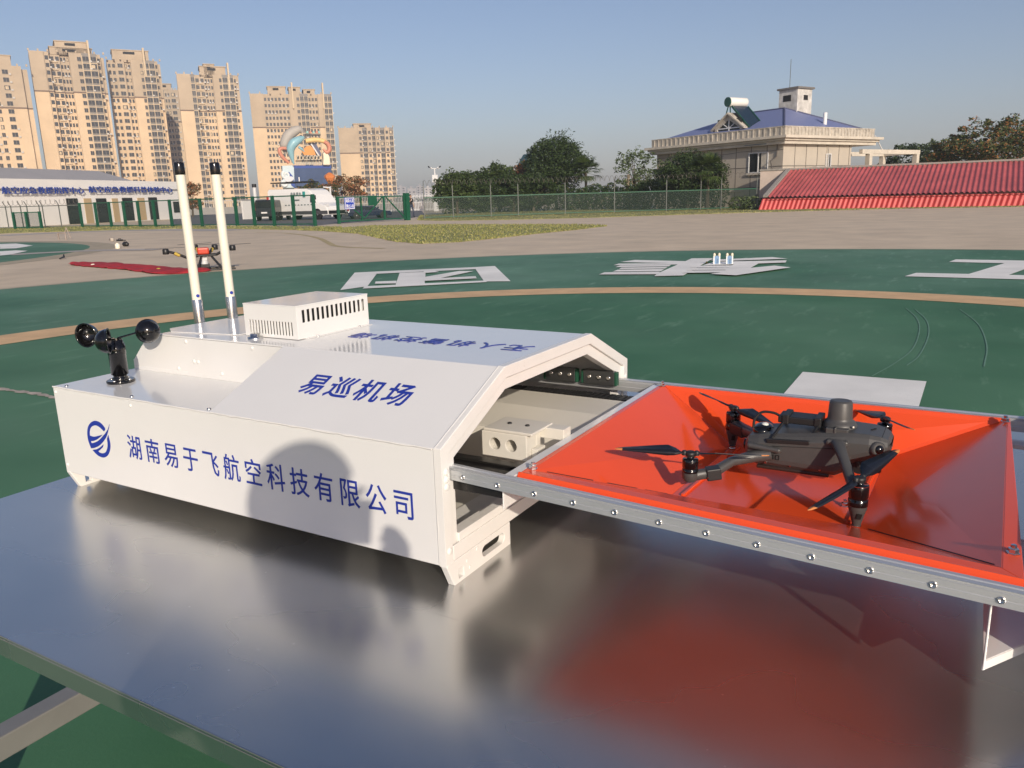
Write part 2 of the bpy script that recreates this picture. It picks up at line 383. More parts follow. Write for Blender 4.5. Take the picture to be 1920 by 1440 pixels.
marking([a((300, 155), (435, 136), (910, 148), (850, 168)), a((240, 185), (290, 170), (860, 166), (840, 178)),
         a((258, 203), (300, 188), (760, 182), (740, 196)), a((290, 222), (312, 208), (730, 202), (705, 216)),
         a((232, 245), (280, 228), (700, 222), (670, 240)), a((110, 272), (160, 252), (660, 246), (640, 270)),
         a((945, 126), (1140, 124), (870, 282), (608, 288), (640, 262)),
         a((1100, 140), (1670, 115), (1808, 130), (1180, 152)), a((1150, 158), (1800, 146), (1790, 166), (1040, 192)),
         a((960, 196), (1310, 192), (1300, 210), (930, 213)), a((930, 218), (1300, 212), (1270, 234), (900, 236)),
         a((900, 241), (1270, 238), (1220, 258), (860, 263)), a((1340, 172), (1560, 170), (1350, 286), (1110, 272), (1220, 258), (1290, 210)),
         a((1400, 225), (1690, 198), (1836, 214), (1345, 286))])
a = lambda *p: zz(1660, 460, 7.385, p)
marking([a((880, 238), (975, 203), (2200, 225), (2150, 268)), a((265, 440), (425, 392), (2400, 436), (2400, 496)),
         a((1690, 246), (2150, 262), (1660, 440), (1080, 432))])
marking([[(1505, 700), (1737, 718), (1712, 800), (1440, 775)]], 'painted_bar')
marking([[(0, 458), (30, 457), (62, 461), (30, 466), (0, 467)], [(0, 472), (30, 470), (52, 471), (20, 478), (0, 480)]], 'small_helipad_mark')
strip('taxi_line', [G(*q) for q in ((480, 436), (530, 437), (570, 441), (598, 447), (615, 455), (628, 461), (660, 464), (720, 466))], .22, .004, mat('yellow_line_paint', (.44, .34, .15), .6, var=.15, vscale=1))
for q in (((1699, 580), (1718, 598), (1724, 620), (1712, 655), (1680, 682), (1635, 708)), ((1716, 582), (1737, 603), (1741, 630), (1724, 668), (1700, 688)), ((1800, 582), (1834, 610), (1850, 650), (1845, 690))):
    strip('skid_mark', [G(*p) for p in q], .011, .012, SCUFF)
strip('chalk_line', [G(*q) for q in ((-40, 726), (10, 733), (40, 737), (70, 741), (100, 747), (130, 752))], .05, .012, mat('worn_white_paint', (.42, .36, .30), .7, var=.35, vscale=14), rnd=random.Random(4))
strip('wet_streak', [G(*q) for q in ((0, 442), (100, 437), (200, 433), (330, 431), (440, 432))], 2.2, .0045, mat('pale_dust', (.41, .37, .33), .7, var=.1, vscale=.4))
strip('wet_streak', [G(*q) for q in ((20, 478), (90, 474), (180, 470), (300, 468))], .9, .0095, mat('pale_dust', (.41, .37, .33)))
sheet('road', [G(*q)[:2] for q in ((320, 421), (590, 423.5), (645, 418), (760, 410), (800, 405), (790, 395), (560, 392), (320, 396))], .006, mat('grey_asphalt', (.13, .125, .12), .7, var=.12, vscale=1))

GRASS = mat('mown_grass', (.20, .215, .070), .8, var=.25, vscale=.35, col2=(.34, .315, .13), bump=.5, bscale=30)
BLADE = leaf_mat('grass_blade', (.14, .17, .045), (.34, .31, .12))
def lawn(px, n, seed, h=.045):
    P = [G(*q) for q in px]; P = [Vector((p.x, p.y, 0)) for p in P]; mb = MB(); rr = random.Random(seed)
    tri = tessellate_polygon([P]); ar = []; fs = []
    for t in tri:
        a, b, c = (P[i] for i in t); s = (b.x-a.x)*(c.y-a.y)-(b.y-a.y)*(c.x-a.x)
        ar.append(abs(s)); fs.append(t if s > 0 else (t[0], t[2], t[1]))
    mb.add([(p.x, p.y, .03) for p in P], fs); k = len(P)
    mb.add([(p.x, p.y, 0) for p in P]+[(p.x, p.y, .03) for p in P], [(i, (i+1) % k, (i+1) % k+k, i+k) for i in range(k)])
    def blade(p, h):
        a = rr.uniform(0, 6.28); wdt = .02+.25*h; dx, dy = math.cos(a)*wdt, math.sin(a)*wdt
        mb.add([(p.x-dx, p.y-dy, .01), (p.x+dx, p.y+dy, .01), (p.x+rr.gauss(0, h*.4), p.y+rr.gauss(0, h*.4), .03+h)], [(0, 1, 2)], 1)
    for _ in range(n):
        t = rr.choices(tri, ar)[0]; u, v = sorted((rr.random(), rr.random()))
        p = P[t[0]]*u+P[t[1]]*(v-u)+P[t[2]]*(1-v); blade(p, h*rr.uniform(.5, 1.5))
    for i in range(k):                       # a ragged edge
        a, b = P[i], P[(i+1) % k]
        for _ in range(min(500, int((b-a).length*25))): blade(a.lerp(b, rr.random())+Vector((rr.gauss(0, .06), rr.gauss(0, .06), 0)), h*rr.uniform(.5, 1.4))
    return tag(mb.build('lawn', [GRASS, BLADE]), 'short sunlit grass beside the pale apron', None, None, 'stuff')
lawn([(640, 428), (700, 424), (820, 422), (960, 422), (1080, 422), (1138, 424), (1080, 431), (1000, 439), (930, 447), (860, 454), (790, 457), (740, 453), (705, 445), (670, 438), (600, 433), (560, 432), (600, 428)], 9000, 1)
lawn([(-60, 428), (150, 425), (300, 424), (480, 425), (640, 426), (630, 432), (540, 431), (440, 429), (330, 429), (200, 432), (60, 436), (-60, 440)], 7000, 2)
lawn([(790, 404), (900, 400), (1060, 395), (1250, 392), (1420, 390), (1600, 389), (1760, 386), (1960, 384), (1960, 387), (1700, 391), (1500, 396), (1300, 402), (1120, 408), (960, 412), (830, 414), (785, 413)], 7000, 3)
# ================================================================== TABLE
TAB = thing('work_table', 'wide galvanised steel table under the white drone dock', 'table', (0, 0, TZ))
TM = table_mat()
mb = MB(); mb.box(-.076, 2.7, -.405, 1.41, -.004, 0)
mb.box(-.076, 2.7, -.405, -.401, -.034, -.0042); mb.box(-.076, -.072, -.4008, 1.41, -.034, -.0042)
mb.build('tabletop', TM, TAB, .0015)
FR = mat('grey_steel_tube', (.28, .27, .26), .42, .35, var=.08)
for x in (-.03, 2.6):
    for y in (-.35, 1.34): MB().box(x-.02, x+.02, y-.02, y+.02, -TZ, -.0045).build('leg', FR, TAB, .003)
for x in (-.03, 2.6): MB().box(x-.026, x+.026, -.329, 1.319, -.53, -.476).build('stretcher', FR, TAB, .003)
for y in (-.35, 1.34): MB().box(-.0095, 2.579, y-.0185, y+.0185, -.045, -.0047).build('rail', FR, TAB, .002)
MB().box(-.0095, 2.579, 1.3215, 1.3585, -.52, -.48).build('stretcher', FR, TAB, .003)

# ================================================================== DRONE DOCK
DOCK = thing('drone_dock', 'white sheet metal drone dock with blue lettering, open end and extended orange pad', 'drone dock', (0, 0, TZ))
H1, H2, A_, W_, ZB = .228, .315, .190, .722, .038
t_ = .004
# front panel, roof, rear
mb = MB(); mb.box(0, .985, 0, t_, ZB, H1-.0025); mb.box(0, .985, t_, .012, ZB, ZB+.004)
FP = mb.build('front_panel', WHITE, DOCK, .0015)
# roof sheet: sloped panel, flat top with chamfered left end, rear slope
XS = .490
def sh(mb, pts, th=.003, m=0):
    """a bent sheet panel: polygon of 3-D points given thickness along its normal (downwards)"""
    P = [Vector(p) for p in pts]; n = (P[1]-P[0]).cross(P[2]-P[0]).normalized(); k = len(P)
    if n.z < 0: n = -n
    vs = P+[p-n*th for p in P]
    mb.add(vs, [tuple(range(k)), tuple(range(2*k-1, k-1, -1))]+[(i, i+k, (i+1) % k+k, (i+1) % k) for i in range(k)], m)
mb = MB()
sh(mb, [(XS, 0, H1), (.988, 0, H1), (.988, A_, H2), (XS, A_, H2)])
mb.build('sloped_panel', WHITE, DOCK, .001)
mb = MB()
sh(mb, [(.10, A_, H2), (.988, A_, H2), (.988, W_-A_, H2), (.10, W_-A_, H2)])
sh(mb, [(.052, A_, H2-.018), (.10, A_, H2), (.10, W_-A_, H2), (.052, W_-A_, H2-.018)])
sh(mb, [(.004, A_, H1+.022), (.052, A_, H2-.018), (.052, W_-A_, H2-.018), (.004, W_-A_, H1+.022)])
mb.box(0, .004, A_+.001, W_-A_-.001, ZB, H1+.022)
mb.build('top_panel', WHITE, DOCK, .001)
mb = MB()
sh(mb, [(XS, W_-A_, H2), (.988, W_-A_, H2), (.988, W_, H1), (XS, W_, H1)])
mb.box(0, .985, W_-t_, W_, ZB, H1-.002); mb.box(.004, XS, W_-A_+.001, W_-.001, H1-.004, H1-.001)
mb.build('rear_panel', WHITE, DOCK, .001)
# the low deck in front of the upstand, and the upstand itself
mb = MB(); mb.box(0, XS+.004, .0005, A_+.004, H1-.002, H1)
mb.box(-.002, 0, .001, A_+.002, ZB, H1-.0005)
mb.build('front_deck', WHITE, DOCK, .001)
Tf = lambda y0: (lambda p: Vector((p.x, y0+p.z, p.y)))
mb = MB(); mb.plate([[(.001, H1+.0005), (XS+.002, H1+.0005), (XS+.002, H2-.0035), (.10, H2-.0035), (.052, H2-.0215), (.004, H1+.019)]], Tf(A_), .003)
mb.box(.004, XS-.002, A_-.001, A_, H1, H1+.008)
mb.build('upstand_panel', WHITE, DOCK, .001)
# end frame: outer rim, recessed second rim, bottom bar
def inset(d):
    s = .2178*d          # mitre of the two slopes
    return [(d, ZB+.001), (d, H1-d*.63), (A_+d*.21, H2-d), (W_-A_-d*.21, H2-d), (W_-d, H1-d*.63), (W_-d, ZB+.001)]
Tx = lambda x0: (lambda p: Vector((x0+p.z, p.x, p.y)))
def rim(d0, d1, x0, th):
    o, i = inset(d0), inset(d1)
    return [o+i[::-1]], Tx(x0), th
mb = MB(); mb.plate(*rim(-.0015, .019, .986, .014)); mb.plate(*rim(.0192, .040, .975, .019))
mb.box(.975, .997, .0402, W_-.0402, .0475, .079); mb.box(.9972, 1.0, .0192, W_-.0192, .041, .066)
mb.box(.90, .975, .0402, W_-.0402, .0475, .052)
EF = mb.build('end_frame', WHITE2, DOCK, .0012)
# foot plates with lifting slots
def slot(cy, cz, ln, r, n=10):
    p = []
    for i in range(n+1): a = -math.pi/2+math.pi*i/n; p.append((cy+ln/2+r*math.cos(a), cz+r*math.sin(a)))
    for i in range(n+1): a = math.pi/2+math.pi*i/n; p.append((cy-ln/2+r*math.cos(a), cz+r*math.sin(a)))
    return p
def foot(x0, flip, th=.012):
    mb = MB(); f = (lambda y: W_-y) if flip else (lambda y: y)
    out = [(f(-.001), ZB), (f(.017), 0), (f(.026), 0), (f(.19), 0), (f(.19), .0405), (f(.0), .0405)]
    h1 = [(f(a), b) for a, b in slot(.135, .021, .052, .0095)]
    h2 = [(f(.030), .006), (f(.044), .006), (f(.044), .022), (f(.030), .022)]
    mb.plate([out, h1, h2], Tx(x0), th)
    for y, z in ((.055, .026), (.062, .012), (.085, .034)): mb.lathe([(.003, 0), (.003, .001)], 10, 0, (x0+th, f(y), z), (1, 0, 0))
    return mb
for x0 in (.9885, .002):
    for fl in (0, 1): foot(x0, fl).build('foot_plate', WHITE2, DOCK, .001)
MB().box(.004, .97, .012, W_-.0045, .0425, .0465).build('floor_plate', INNER, DOCK)
# rivets and screws
def screw(parent, p, ax, r=.0045, m=WHITE2, name='screw'):
    mb = MB(); mb.lathe([(r, 0), (r, .0012), (r*.75, .0024), (r*.4, .0026)], 12, 0, (0, 0, 0), ax); return mb.build(name, m, parent, loc=p)
for y, z in ((.0096, .19), (.0096, .178), (.0096, .166), (.0096, .062)): screw(EF, (1.0, y, z), (1, 0, 0), .0055)
for y, z in ((W_-.0096, .19), (W_-.0096, .06)): screw(EF, (1.0, y, z), (1, 0, 0), .0055)
UP = [o for o in DOCK.children if o.name.startswith('upstand')][0]
for x, z in ((.195, H2-.011), (.40, H2-.011), (.215, .262), (.228, .262), (.16, H1+.014), (.30, H1+.014)): screw(UP, (x, A_, z), (0, -1, 0), .004)
DK = [o for o in DOCK.children if o.name.startswith('front_deck')][0]
for x, y in ((.03, .012), (.25, .012), (.475, .012)): screw(DK, (x, y, H1), (0, 0, 1), .004, STEEL)
for x, z in ((.008, H1-.012), (.008, .055), (.26, H1-.014)): screw(FP, (x, 0, z), (0, -1, 0), .003, WHITE2)
# a bead of sealant along the seams
rr = random.Random(5); mb = MB()
mb.tube([(x/60, -.0005+rr.uniform(-.0006, .0006), H1-.0012+rr.uniform(-.0008, .0008)) for x in range(0, 60)], .0016, 6)
mb.tube([(.9885+rr.uniform(-.0006, .0006), A_*k/14, H1+(H2-H1)*k/14+.0004) for k in range(15)], .0017, 6)
mb.tube([(.9875, .0+rr.uniform(-.0005, .0005), ZB+(H1-ZB)*k/14) for k in range(15)], .0016, 6)
mb.build('sealant_bead', WHITE2, DOCK)
# lettering
Tfront = lambda x0, z0: (lambda p: Vector((x0+p.x, -.0003-p.z, z0+p.y)))
lettering('company_lettering', '湖南易于飞航空科技有限公司', BLUE, FP, Tfront(.2335, .1035), .708, .0500, 1.46, .004)
sl = Vector((0, A_, H2-H1)).normalized(); sn = Vector((0, -sl.z, sl.y))
def Tslope(x0, s0): return lambda p: Vector((x0+p.x, 0, H1))+sl*(s0+p.y)+sn*(.0003+p.z)
SP = [o for o in DOCK.children if o.name.startswith('sloped')][0]
TPN = [o for o in DOCK.children if o.name.startswith('top_panel')][0]
lettering('dock_lettering', '易巡机场', BLUE, SP, Tslope(.632, .080), .240, .058, 1.22, .014)
lettering('roof_lettering', '无人机管控机场', BLUE, TPN, lambda p: Vector((.960-p.x, .372-p.y, H2+.0003+p.z)), .425, .056, 1.3, .008)
# company emblem: an oval swirl traced on the panel
def emblem():
    s = 13.0; mb = MB()
    def q(pts): return [(-(0), 0) for _ in pts]
    def pl(pts):
        P = []
        for x, y in pts:
            d = ray(130+x/s, 770+y/s); t = (0-CAM.y)/d.y; p = CAM+d*t; P.append((p.x, p.z-TZ))
        P2 = [tuple(v) for v in P]; mb.plate([P2], lambda p: Vector((p.x, -.0003-p.z, p.y)), .0006)
    def sm(pts): return [(v.x, v.y) for v in smooth_path([(a, b, 0) for a, b in pts], 5)]
    pl(sm([(855, 495), (880, 450), (840, 375), (770, 300), (690, 255), (600, 250), (520, 300), (465, 390), (445, 520), (455, 650), (480, 760), (540, 915)])
       + sm([(620, 905), (720, 860), (810, 780), (890, 670), (935, 560), (960, 460), (985, 330)])[0:]
       + sm([(985, 330), (945, 450), (890, 540), (830, 610), (760, 690), (680, 750), (560, 790), (530, 740)])[1:]
       + sm([(600, 735), (680, 700), (760, 640), (815, 583)]) + sm([(815, 583), (720, 610), (600, 632), (505, 605)])[1:]
       + sm([(500, 520), (520, 430), (570, 375), (650, 355), (730, 390), (800, 450), (850, 500)]))
    pl(sm([(575, 955), (650, 1040), (740, 1110), (840, 1140), (920, 1110), (975, 1030), (1005, 900), (1000, 780), (955, 590)])
       + sm([(925, 680), (940, 800), (935, 900), (900, 1000), (840, 1035), (770, 1030), (710, 990)]) + sm([(760, 950), (820, 890), (838, 820)])
       + sm([(760, 890), (680, 935), (575, 955)])[:-1])
    return mb.build('emblem', BLUE, FP)
emblem()
# air vent housing on the roof
V0, V1, VY0, VY1, VZ = .318, .4725, .2487, .470, .383
mb = MB()
slots = [[(V0+.014+i*.0087, H2+.008), (V0+.014+i*.0087+.0042, H2+.008), (V0+.014+i*.0087+.0042, H2+.036), (V0+.014+i*.0087, H2+.036)] for i in range(15)]
mb.plate([[(V0, H2+.001), (V1, H2+.001), (V1, VZ), (V0, VZ)]]+slots, Tf(VY0), .0025)
slots = [[(VY0+.016+i*.0142, VZ-.034), (VY0+.016+i*.0142+.0085, VZ-.034), (VY0+.016+i*.0142+.0085, VZ-.008), (VY0+.016+i*.0142, VZ-.008)] for i in range(14)]
mb.plate([[(VY0+.0026, H2+.001), (VY1, H2+.001), (VY1, VZ), (VY0+.0026, VZ)]]+slots, Tx(V1-.0025), .0025)
mb.box(V0, V0+.0025, VY0+.0026, VY1, H2+.001, VZ-.0001); mb.box(V0+.0026, V1-.0026, VY1-.0025, VY1, H2+.001, VZ-.0001)
mb.box(V0-.0005, V1+.0005, VY0-.0005, VY1+.0005, VZ+.0001, VZ+.0026)
mb.box(V0+.004, V1-.0005+.010, VY0+.02, VY1, H2+.0002, H2+.0012)
VB = mb.build('vent_housing', WHITE, DOCK, .0008)
MB().box(V0+.02, V1-.02, VY0+.02, VY1-.02, H2+.002, VZ-.012).build('fan_unit', MATTBLACK, VB)
for p in ((V1+.006, VY0+.05, H2+.0012), (V1+.006, VY1-.04, H2+.0012)): screw(VB, p, (0, 0, 1), .003, STEEL)
MB().lathe([(.016, 0), (.016, .004), (.010, .0045), (.010, .010), (.008, .011)], 20).build('pipe_gland', STEEL, DOCK, loc=(.365, .232, H2))
# antenna base plate and the two antennas
mb = MB(); mb.plate([[(.07, .245), (.115, .215), (.30, .245), (.30, W_-A_-.02), (.07, W_-A_-.02)]], lambda p: Vector((p.x, p.y, H2+.0003+p.z)), .0018)
mb.build('antenna_base_plate', WHITE, DOCK, .0006)
IVORY = mat('ivory_fibreglass', (.80, .75, .62), .35, var=.02)
def antenna(x, y, lean):
    b = Vector((x, y, H2)); d = Vector(lean).normalized()
    o = MB().tube([b+d*.056, b+d*.345], .0108, 18).build('antenna', IVORY, DOCK)
    MB().tube([b+d*.345, b+d*.348, b+d*.370, b+d*.373], [.0112, .0118, .0118, .0105], 18).build('cap', BLACK, o)
    MB().tube([b, b+d*.054, b+d*.056], [.0125, .0125, .0118], 20).build('ferrule', STEEL, o)
    MB().tube([b+d*.066+Vector((.0102, -.004, 0)), b+d*.066+Vector((.0114, -.0046, 0))], .004, 10).build('badge', BLUE, o)
antenna(.0542, .3409, (-.0075, 0, .372)); antenna(.0844, .4146, (-.0057, 0, .369))
# anemometer
AB = Vector((.104, .0872, H1))
mb = MB(); mb.lathe([(.028, 0), (.0285, .002), (.0285, .005), (.027, .0058)], 30, 0, AB)
mb.lathe([(.0155, .0058), (.0155, .011), (.0135, .012), (.0135, .016), (.0172, .0175), (.0172, .060), (.0180, .0605), (.0180, .078), (.0168, .079), (.0168, .083), (.015, .0835), (.015, .090), (.013, .0915)], 28, 0, AB)
for i in range(5):
    a = 2*math.pi*i/5+.4; mb.box(-.003, .003, -.003, .003, .0905, .094, 0, lambda p, a=a: AB+p+Vector((math.cos(a)*.010, math.sin(a)*.010, 0)))
AN = mb.build('anemometer', BLACK, DOCK)
for a in (.3, 1.9, 3.5, 5.1): screw(AN, AB+Vector((math.cos(a)*.022, math.sin(a)*.022, .0056)), (0, 0, 1), .0032, CHROME)
def cup(ang, tilt=.0):
    d = Vector((math.cos(ang), math.sin(ang), 0)); t = Vector((-math.sin(ang), math.cos(ang), 0)); h = AB+Vector((0, 0, .094))
    c = h+d*.070+Vector((0, 0, .006)); r = .0252; k = 8; n = 22
    prof = [(r*math.cos(math.pi/2*i/k)+1e-5, -r*1.02*math.sin(math.pi/2*i/k)) for i in range(k, -1, -1)]
    prof += [(r+.0012, 0), (r+.0012, .0016), (r-.0014, .0016)]+[((r-.0016)*math.cos(math.pi/2*i/k)+1e-5, -(r-.0016)*math.sin(math.pi/2*i/k)) for i in range(0, k+1)]
    mb = MB(); mb.lathe(prof, n, 0, c, t); mb.tube([h+d*.006, c-d*r*.9], .0021, 8)
    mb.build('cup', BLACK, AN)
# cup angles: one to the right, one back left, one towards the viewer
for an in (R_(77.6), R_(197.6), R_(317.6)): cup(an)
# ---------------------------------------------------------- sliding tray
def yr(x): return .0255-.0355*max(0, (x-1.0))/.73          # the slide runs slightly askew
def droop(x, y): return -.013*max(0, min(1, (x-1.0)/.73))*(1-max(0, min(1, y/.655)))
def D3(p): p = Vector(p); return Vector((p.x, p.y, p.z+droop(p.x, p.y)))
PZ, FZ = .1935, .110
X0, X1, Y0, Y1 = 1.103, 1.733, .030, .657
L0, L1, N0, N1 = 1.264, 1.543, .262, .555
mb = MB()
def pan(*pts): sh(mb, [D3(p) for p in pts], .0022)
xi, xj, yi, yj = X0+.010, X1-.020, Y0+.020, Y1-.006
xjf = X1-.004
fl = lambda x, y, z: Vector((x, y, z-droop(x, y)))
c1, c2, c3, c4 = fl(L0, N0, FZ), fl(L1, N0, FZ), fl(1.5495, .603, FZ), fl(1.284, N1+.008, FZ)
pan(c1, c2, c3, c4)
yi0, yi1, Y00, Y01 = yi+yr(xi), yi+yr(xj), Y0+yr(X0), Y0+yr(X1)
pan((xi, yi0, PZ), c1, c4, (xi, yj, PZ)); pan((xj, yi1, PZ), (xjf, yj, PZ), c3, c2)
pan((xi, yi0, PZ), (xj, yi1, PZ), c2, c1); pan((xi, yj, PZ), c4, c3, (xjf, yj, PZ))
pan((X0, Y00, PZ), (xi, yi0, PZ), (xi, yj, PZ), (X0, Y1, PZ)); pan((X1, Y01, PZ), (X1, Y1, PZ), (xjf, yj, PZ), (xj, yi1, PZ))
pan((X0, Y00, PZ), (X1, Y01, PZ), (xj, yi1, PZ), (xi, yi0, PZ)); pan((X0, Y1, PZ), (xi, yj, PZ), (xjf, yj, PZ), (X1, Y1, PZ))
for k in range(20):                           # upstanding lips, front and rear
    xa, xb = X0+(X1-X0)*k/20, X0+(X1-X0)*(k+1)/20
    mb.add([D3(q) for q in ((xa, .0162+yr(xa), PZ-.016), (xb, .0162+yr(xb), PZ-.016), (xb, .0285+yr(xb), PZ+.0025), (xa, .0285+yr(xa), PZ+.0025), (xb, Y0+.004+yr(xb), PZ+.0006), (xa, Y0+.004+yr(xa), PZ+.0006))], [(0, 1, 2, 3), (3, 2, 4, 5)])
PADO = mb.build('landing_pad', ORANGE, DOCK, .0008)
for f0, f1 in ((.10, .42), (.52, .74), (.80, .97)):   # cut slots along the front hip of the left panel
    A, B = D3((xi, yi0, PZ)), D3(c1); p, q = A.lerp(B, f0), A.lerp(B, f1); up = Vector((.0, .0022, .0012)); e = Vector((0, .0006, .0006))
    MB().add([p+e, q+e, q+up, p+up], [(0, 1, 2, 3)]).build('cut_slot', HOLE, PADO)
A, B = D3((xj, yi1, PZ)), D3(c2); p, q = A.lerp(B, .04), A.lerp(B, .9); MB().add([p+e, p+Vector((0, .002, .0014)), q+Vector((0, .002, .0014)), q+e], [(0, 1, 2, 3)]).build('cut_slot', HOLE, PADO)
for (xa, ya), (xb, yb), (dx, hgt) in (((L0+.008, N0+.004), (1.290, N1-.004), (.010, .004)), ((L1-.014, N0+.004), (1.538, .566), (.003, .004))):   # folded guide strips beside the floor
    MB().bar((xa+dx, ya, FZ+.002), (xb+dx, yb, FZ+.002), .005, hgt).build('guide_strip', ORANGE, PADO, .0005)
def bolt(p, parent, r=.0058):
    mb = MB(); mb.lathe([(r*1.25, 0), (r*1.25, .0014), (r, .0015), (r, .0062), (r*.55, .0064), (r*.55, .0105), (r*.4, .011)], 6, 0, (0, 0, 0), (0, 0, 1), False)
    return mb.build('bolt', CHROME, parent, loc=p)
for p in ((X0+.008, Y1-.013, PZ), (X0+.010, .075, PZ), (X1-.008, Y1-.025, PZ), (X1-.009, .085, PZ), (1.5175, .335, FZ-droop(1.5175, .335))):
    bolt(D3(p), PADO)
# the white end rail of the tray, against the orange
mb = MB(); mb.box(X0-.018, X0-.002, .03, .662, PZ-.006, PZ-.003); mb.box(X0-.018, X0-.0155, .03, .662, PZ-.055, PZ-.0062)
mb.build('tray_end_rail', WHITE, DOCK, .0008)
# front linear rail
def rail(y0, y1, xa, xb, ztop, ht, nm, dr):
    mb = MB(); n = 24; prof = [(0, -ht), (0, -ht*.62), (.0008, -ht*.58), (0, -ht*.54), (0, -ht*.18), (.003, -ht*.10), (.003, -ht*.04), (.001, 0), (.0075, 0), (.0085, -.0012), (.012, -.0012), (.013, 0), (y1-y0, 0), (y1-y0, -ht)]
    vs = []; k = len(prof)
    for i in range(n+1):
        x = xa+(xb-xa)*i/n; z = ztop+(droop(x, 0) if dr else 0)
        vs += [(x, y0+a+(yr(x) if dr else 0), z+b) for a, b in prof]
    mb.add(vs, [(i*k+j, (i+1)*k+j, (i+1)*k+(j+1) % k, i*k+(j+1) % k) for i in range(n) for j in range(k)])
    mb.add(vs[:k], [tuple(range(k))]); mb.add(vs[-k:], [tuple(range(k-1, -1, -1))])
    return mb.build(nm, ALU, DOCK)
RF = rail(-.004, .0155, .92, 1.90, .1930, .0190, 'front_rail', True)
mb = MB(); mb.lathe([(.0042, 0), (.0042, .0009), (.0038, .0017), (.0022, .0019), (.0020, .0009), (.0005, .0007)], 16, 0, (0, 0, 0), (0, -1, 0)); B0 = None
for i in range(14):
    x = 1.022+.0628*i; p = (x, -.004+yr(x), .1820+droop(x, 0))
    if B0 is None: B0 = mb.build('bolt', CHROME, RF, loc=p)
    else: copy_obj(B0, RF, p)
RR = rail(.665, .684, .55, 1.86, .1925, .024, 'rear_rail', False)
for x in (.83, .925):
    mb = MB(); mb.box(x, x+.074, .650, .664, .180, .212); mb.box(x-.006, x, .651, .663, .181, .211, 1); mb.box(x+.074, x+.080, .651, .663, .181, .211, 1)
    bk = mb.build('rail_carriage', [mat('burnished_steel_block', (.16, .165, .17), .35, .9), mat('green_end_seal', (.012, .075, .042), .5)], DOCK, .001)
    for k in range(3): MB().lathe([(.0055, 0), (.0055, .0012), (.003, .0014)], 14, 0, (0, 0, 0), (0, -1, 0)).build('bolt', CHROME, bk, loc=(x+.014+k*.023, .650, .197))
# cable chain, actuator and pusher block inside the open end
mb = MB()
for k in range(30):
    x = .68+k*.0138; s = .004*math.sin((x-.68)*5); mb.box(x, x+.0118, .60, .640, .142+s, .162+s); mb.box(x+.0118, x+.0138, .603, .637, .145+s, .158+s)
mb.build('cable_chain', MATTBLACK, DOCK, .0012)
mb = MB(); mb.box(.30, 1.085, .035, .150, .153, .168)
for y in (.045, .080, .118): mb.box(.30, 1.0852, y, y+.016, .1682, .1725)
mb.build('linear_actuator', mat('black_anodised', (.022, .021, .02), .3, .3), DOCK, .001)
mb = MB(); cx = [.955, 1.035]
mb.plate([[(.952, .158), (1.040, .158), (1.040, .202), (.952, .202)], [( .978+.0105*math.cos(i*math.pi/10), .181+.0105*math.sin(i*math.pi/10)) for i in range(20)], [(1.010+.0105*math.cos(i*math.pi/10), .181+.0105*math.sin(i*math.pi/10)) for i in range(20)]], Tf(.185), .034)
mb.box(.952, 1.040, .2192, .2348, .158, .202); mb.box(1.0402, 1.052, .20, .23, .160, .176)
mb.box(.955, 1.0845, .2352, .262, .186, .205); mb.box(.955, 1.05, .186, .262, .2022, .207)
PB = mb.build('pusher_block', INNER, DOCK, .0015)
for x in (.985, 1.02): screw(PB, (x, .225, .207), (0, 0, 1), .004, MATTBLACK)
mb = MB(); sh(mb, [(.60, .36, .150), (1.084, .36, .150), (1.084, .47, .168), (.60, .47, .168)]); mb.box(.60, 1.084, .4702, .59, .10, .1665); mb.box(.60, 1.084, .355, .3598, .0476, .150)
mb.build('inner_tray', INNER, DOCK, .001)
MB().box(.20, .24, .006, W_-.006, .047, H1-.01).build('inner_bulkhead', INNER, DOCK)
# end door on the slide, out of view, cut low for its shadow
mb = MB(); XD = 1.780
mb.plate([[(.02, .045), (.02, .19), (.07, .212), (W_-.07, .212), (W_-.02, .19), (W_-.02, .045)]], Tx(XD), .006)
mb.box(1.735, XD, .0, .03, .150, .158); mb.box(1.735, XD, .62, .655, .15, .158)
mb.build('unseen_end_door', WHITE, DOCK, .0015)
mb = MB(); CZ = .0755
mb.plate([[(1.705, .02), (1.705, .40), (1.798, .40), (1.798, .16)]], lambda p: Vector((p.x, p.y, CZ+p.z)), .002)
e0, e1 = Vector((1.705, .02, CZ)), Vector((1.798, .16, CZ)); mb.bar(e0+Vector((0, 0, -.004)), e1+Vector((0, 0, -.004)), .0022, .0108)
mb.box(1.7045, 1.7065, .004, .018, CZ, .155)  # thin hanger strut, added for the shadow it casts on the table
mb.build('door_bracket', WHITE, DOCK, .0006)
# ================================================================== THE SMALL DRONE ON THE PAD
DG = mat('grey_drone_shell', (.066, .065, .064), .42, var=.06, vscale=40, bump=.04, bscale=900)
DG2 = mat('dark_grey_plastic', (.02, .02, .021), .48)
NAVY = mat('propeller_black', (.010, .011, .016), .38)
TIP = mat('orange_blade_tip', (.62, .22, .06), .45)
def dz(p): return Vector(p)
DR = thing('quadcopter_drone', 'dark grey quadcopter with orange propeller tips standing on the orange landing pad', 'drone', (1.42, .398, TZ+.11))
OFF = Vector((1.42, .398, .11))
def L(x, y, z): return Vector((x, y, z))-OFF
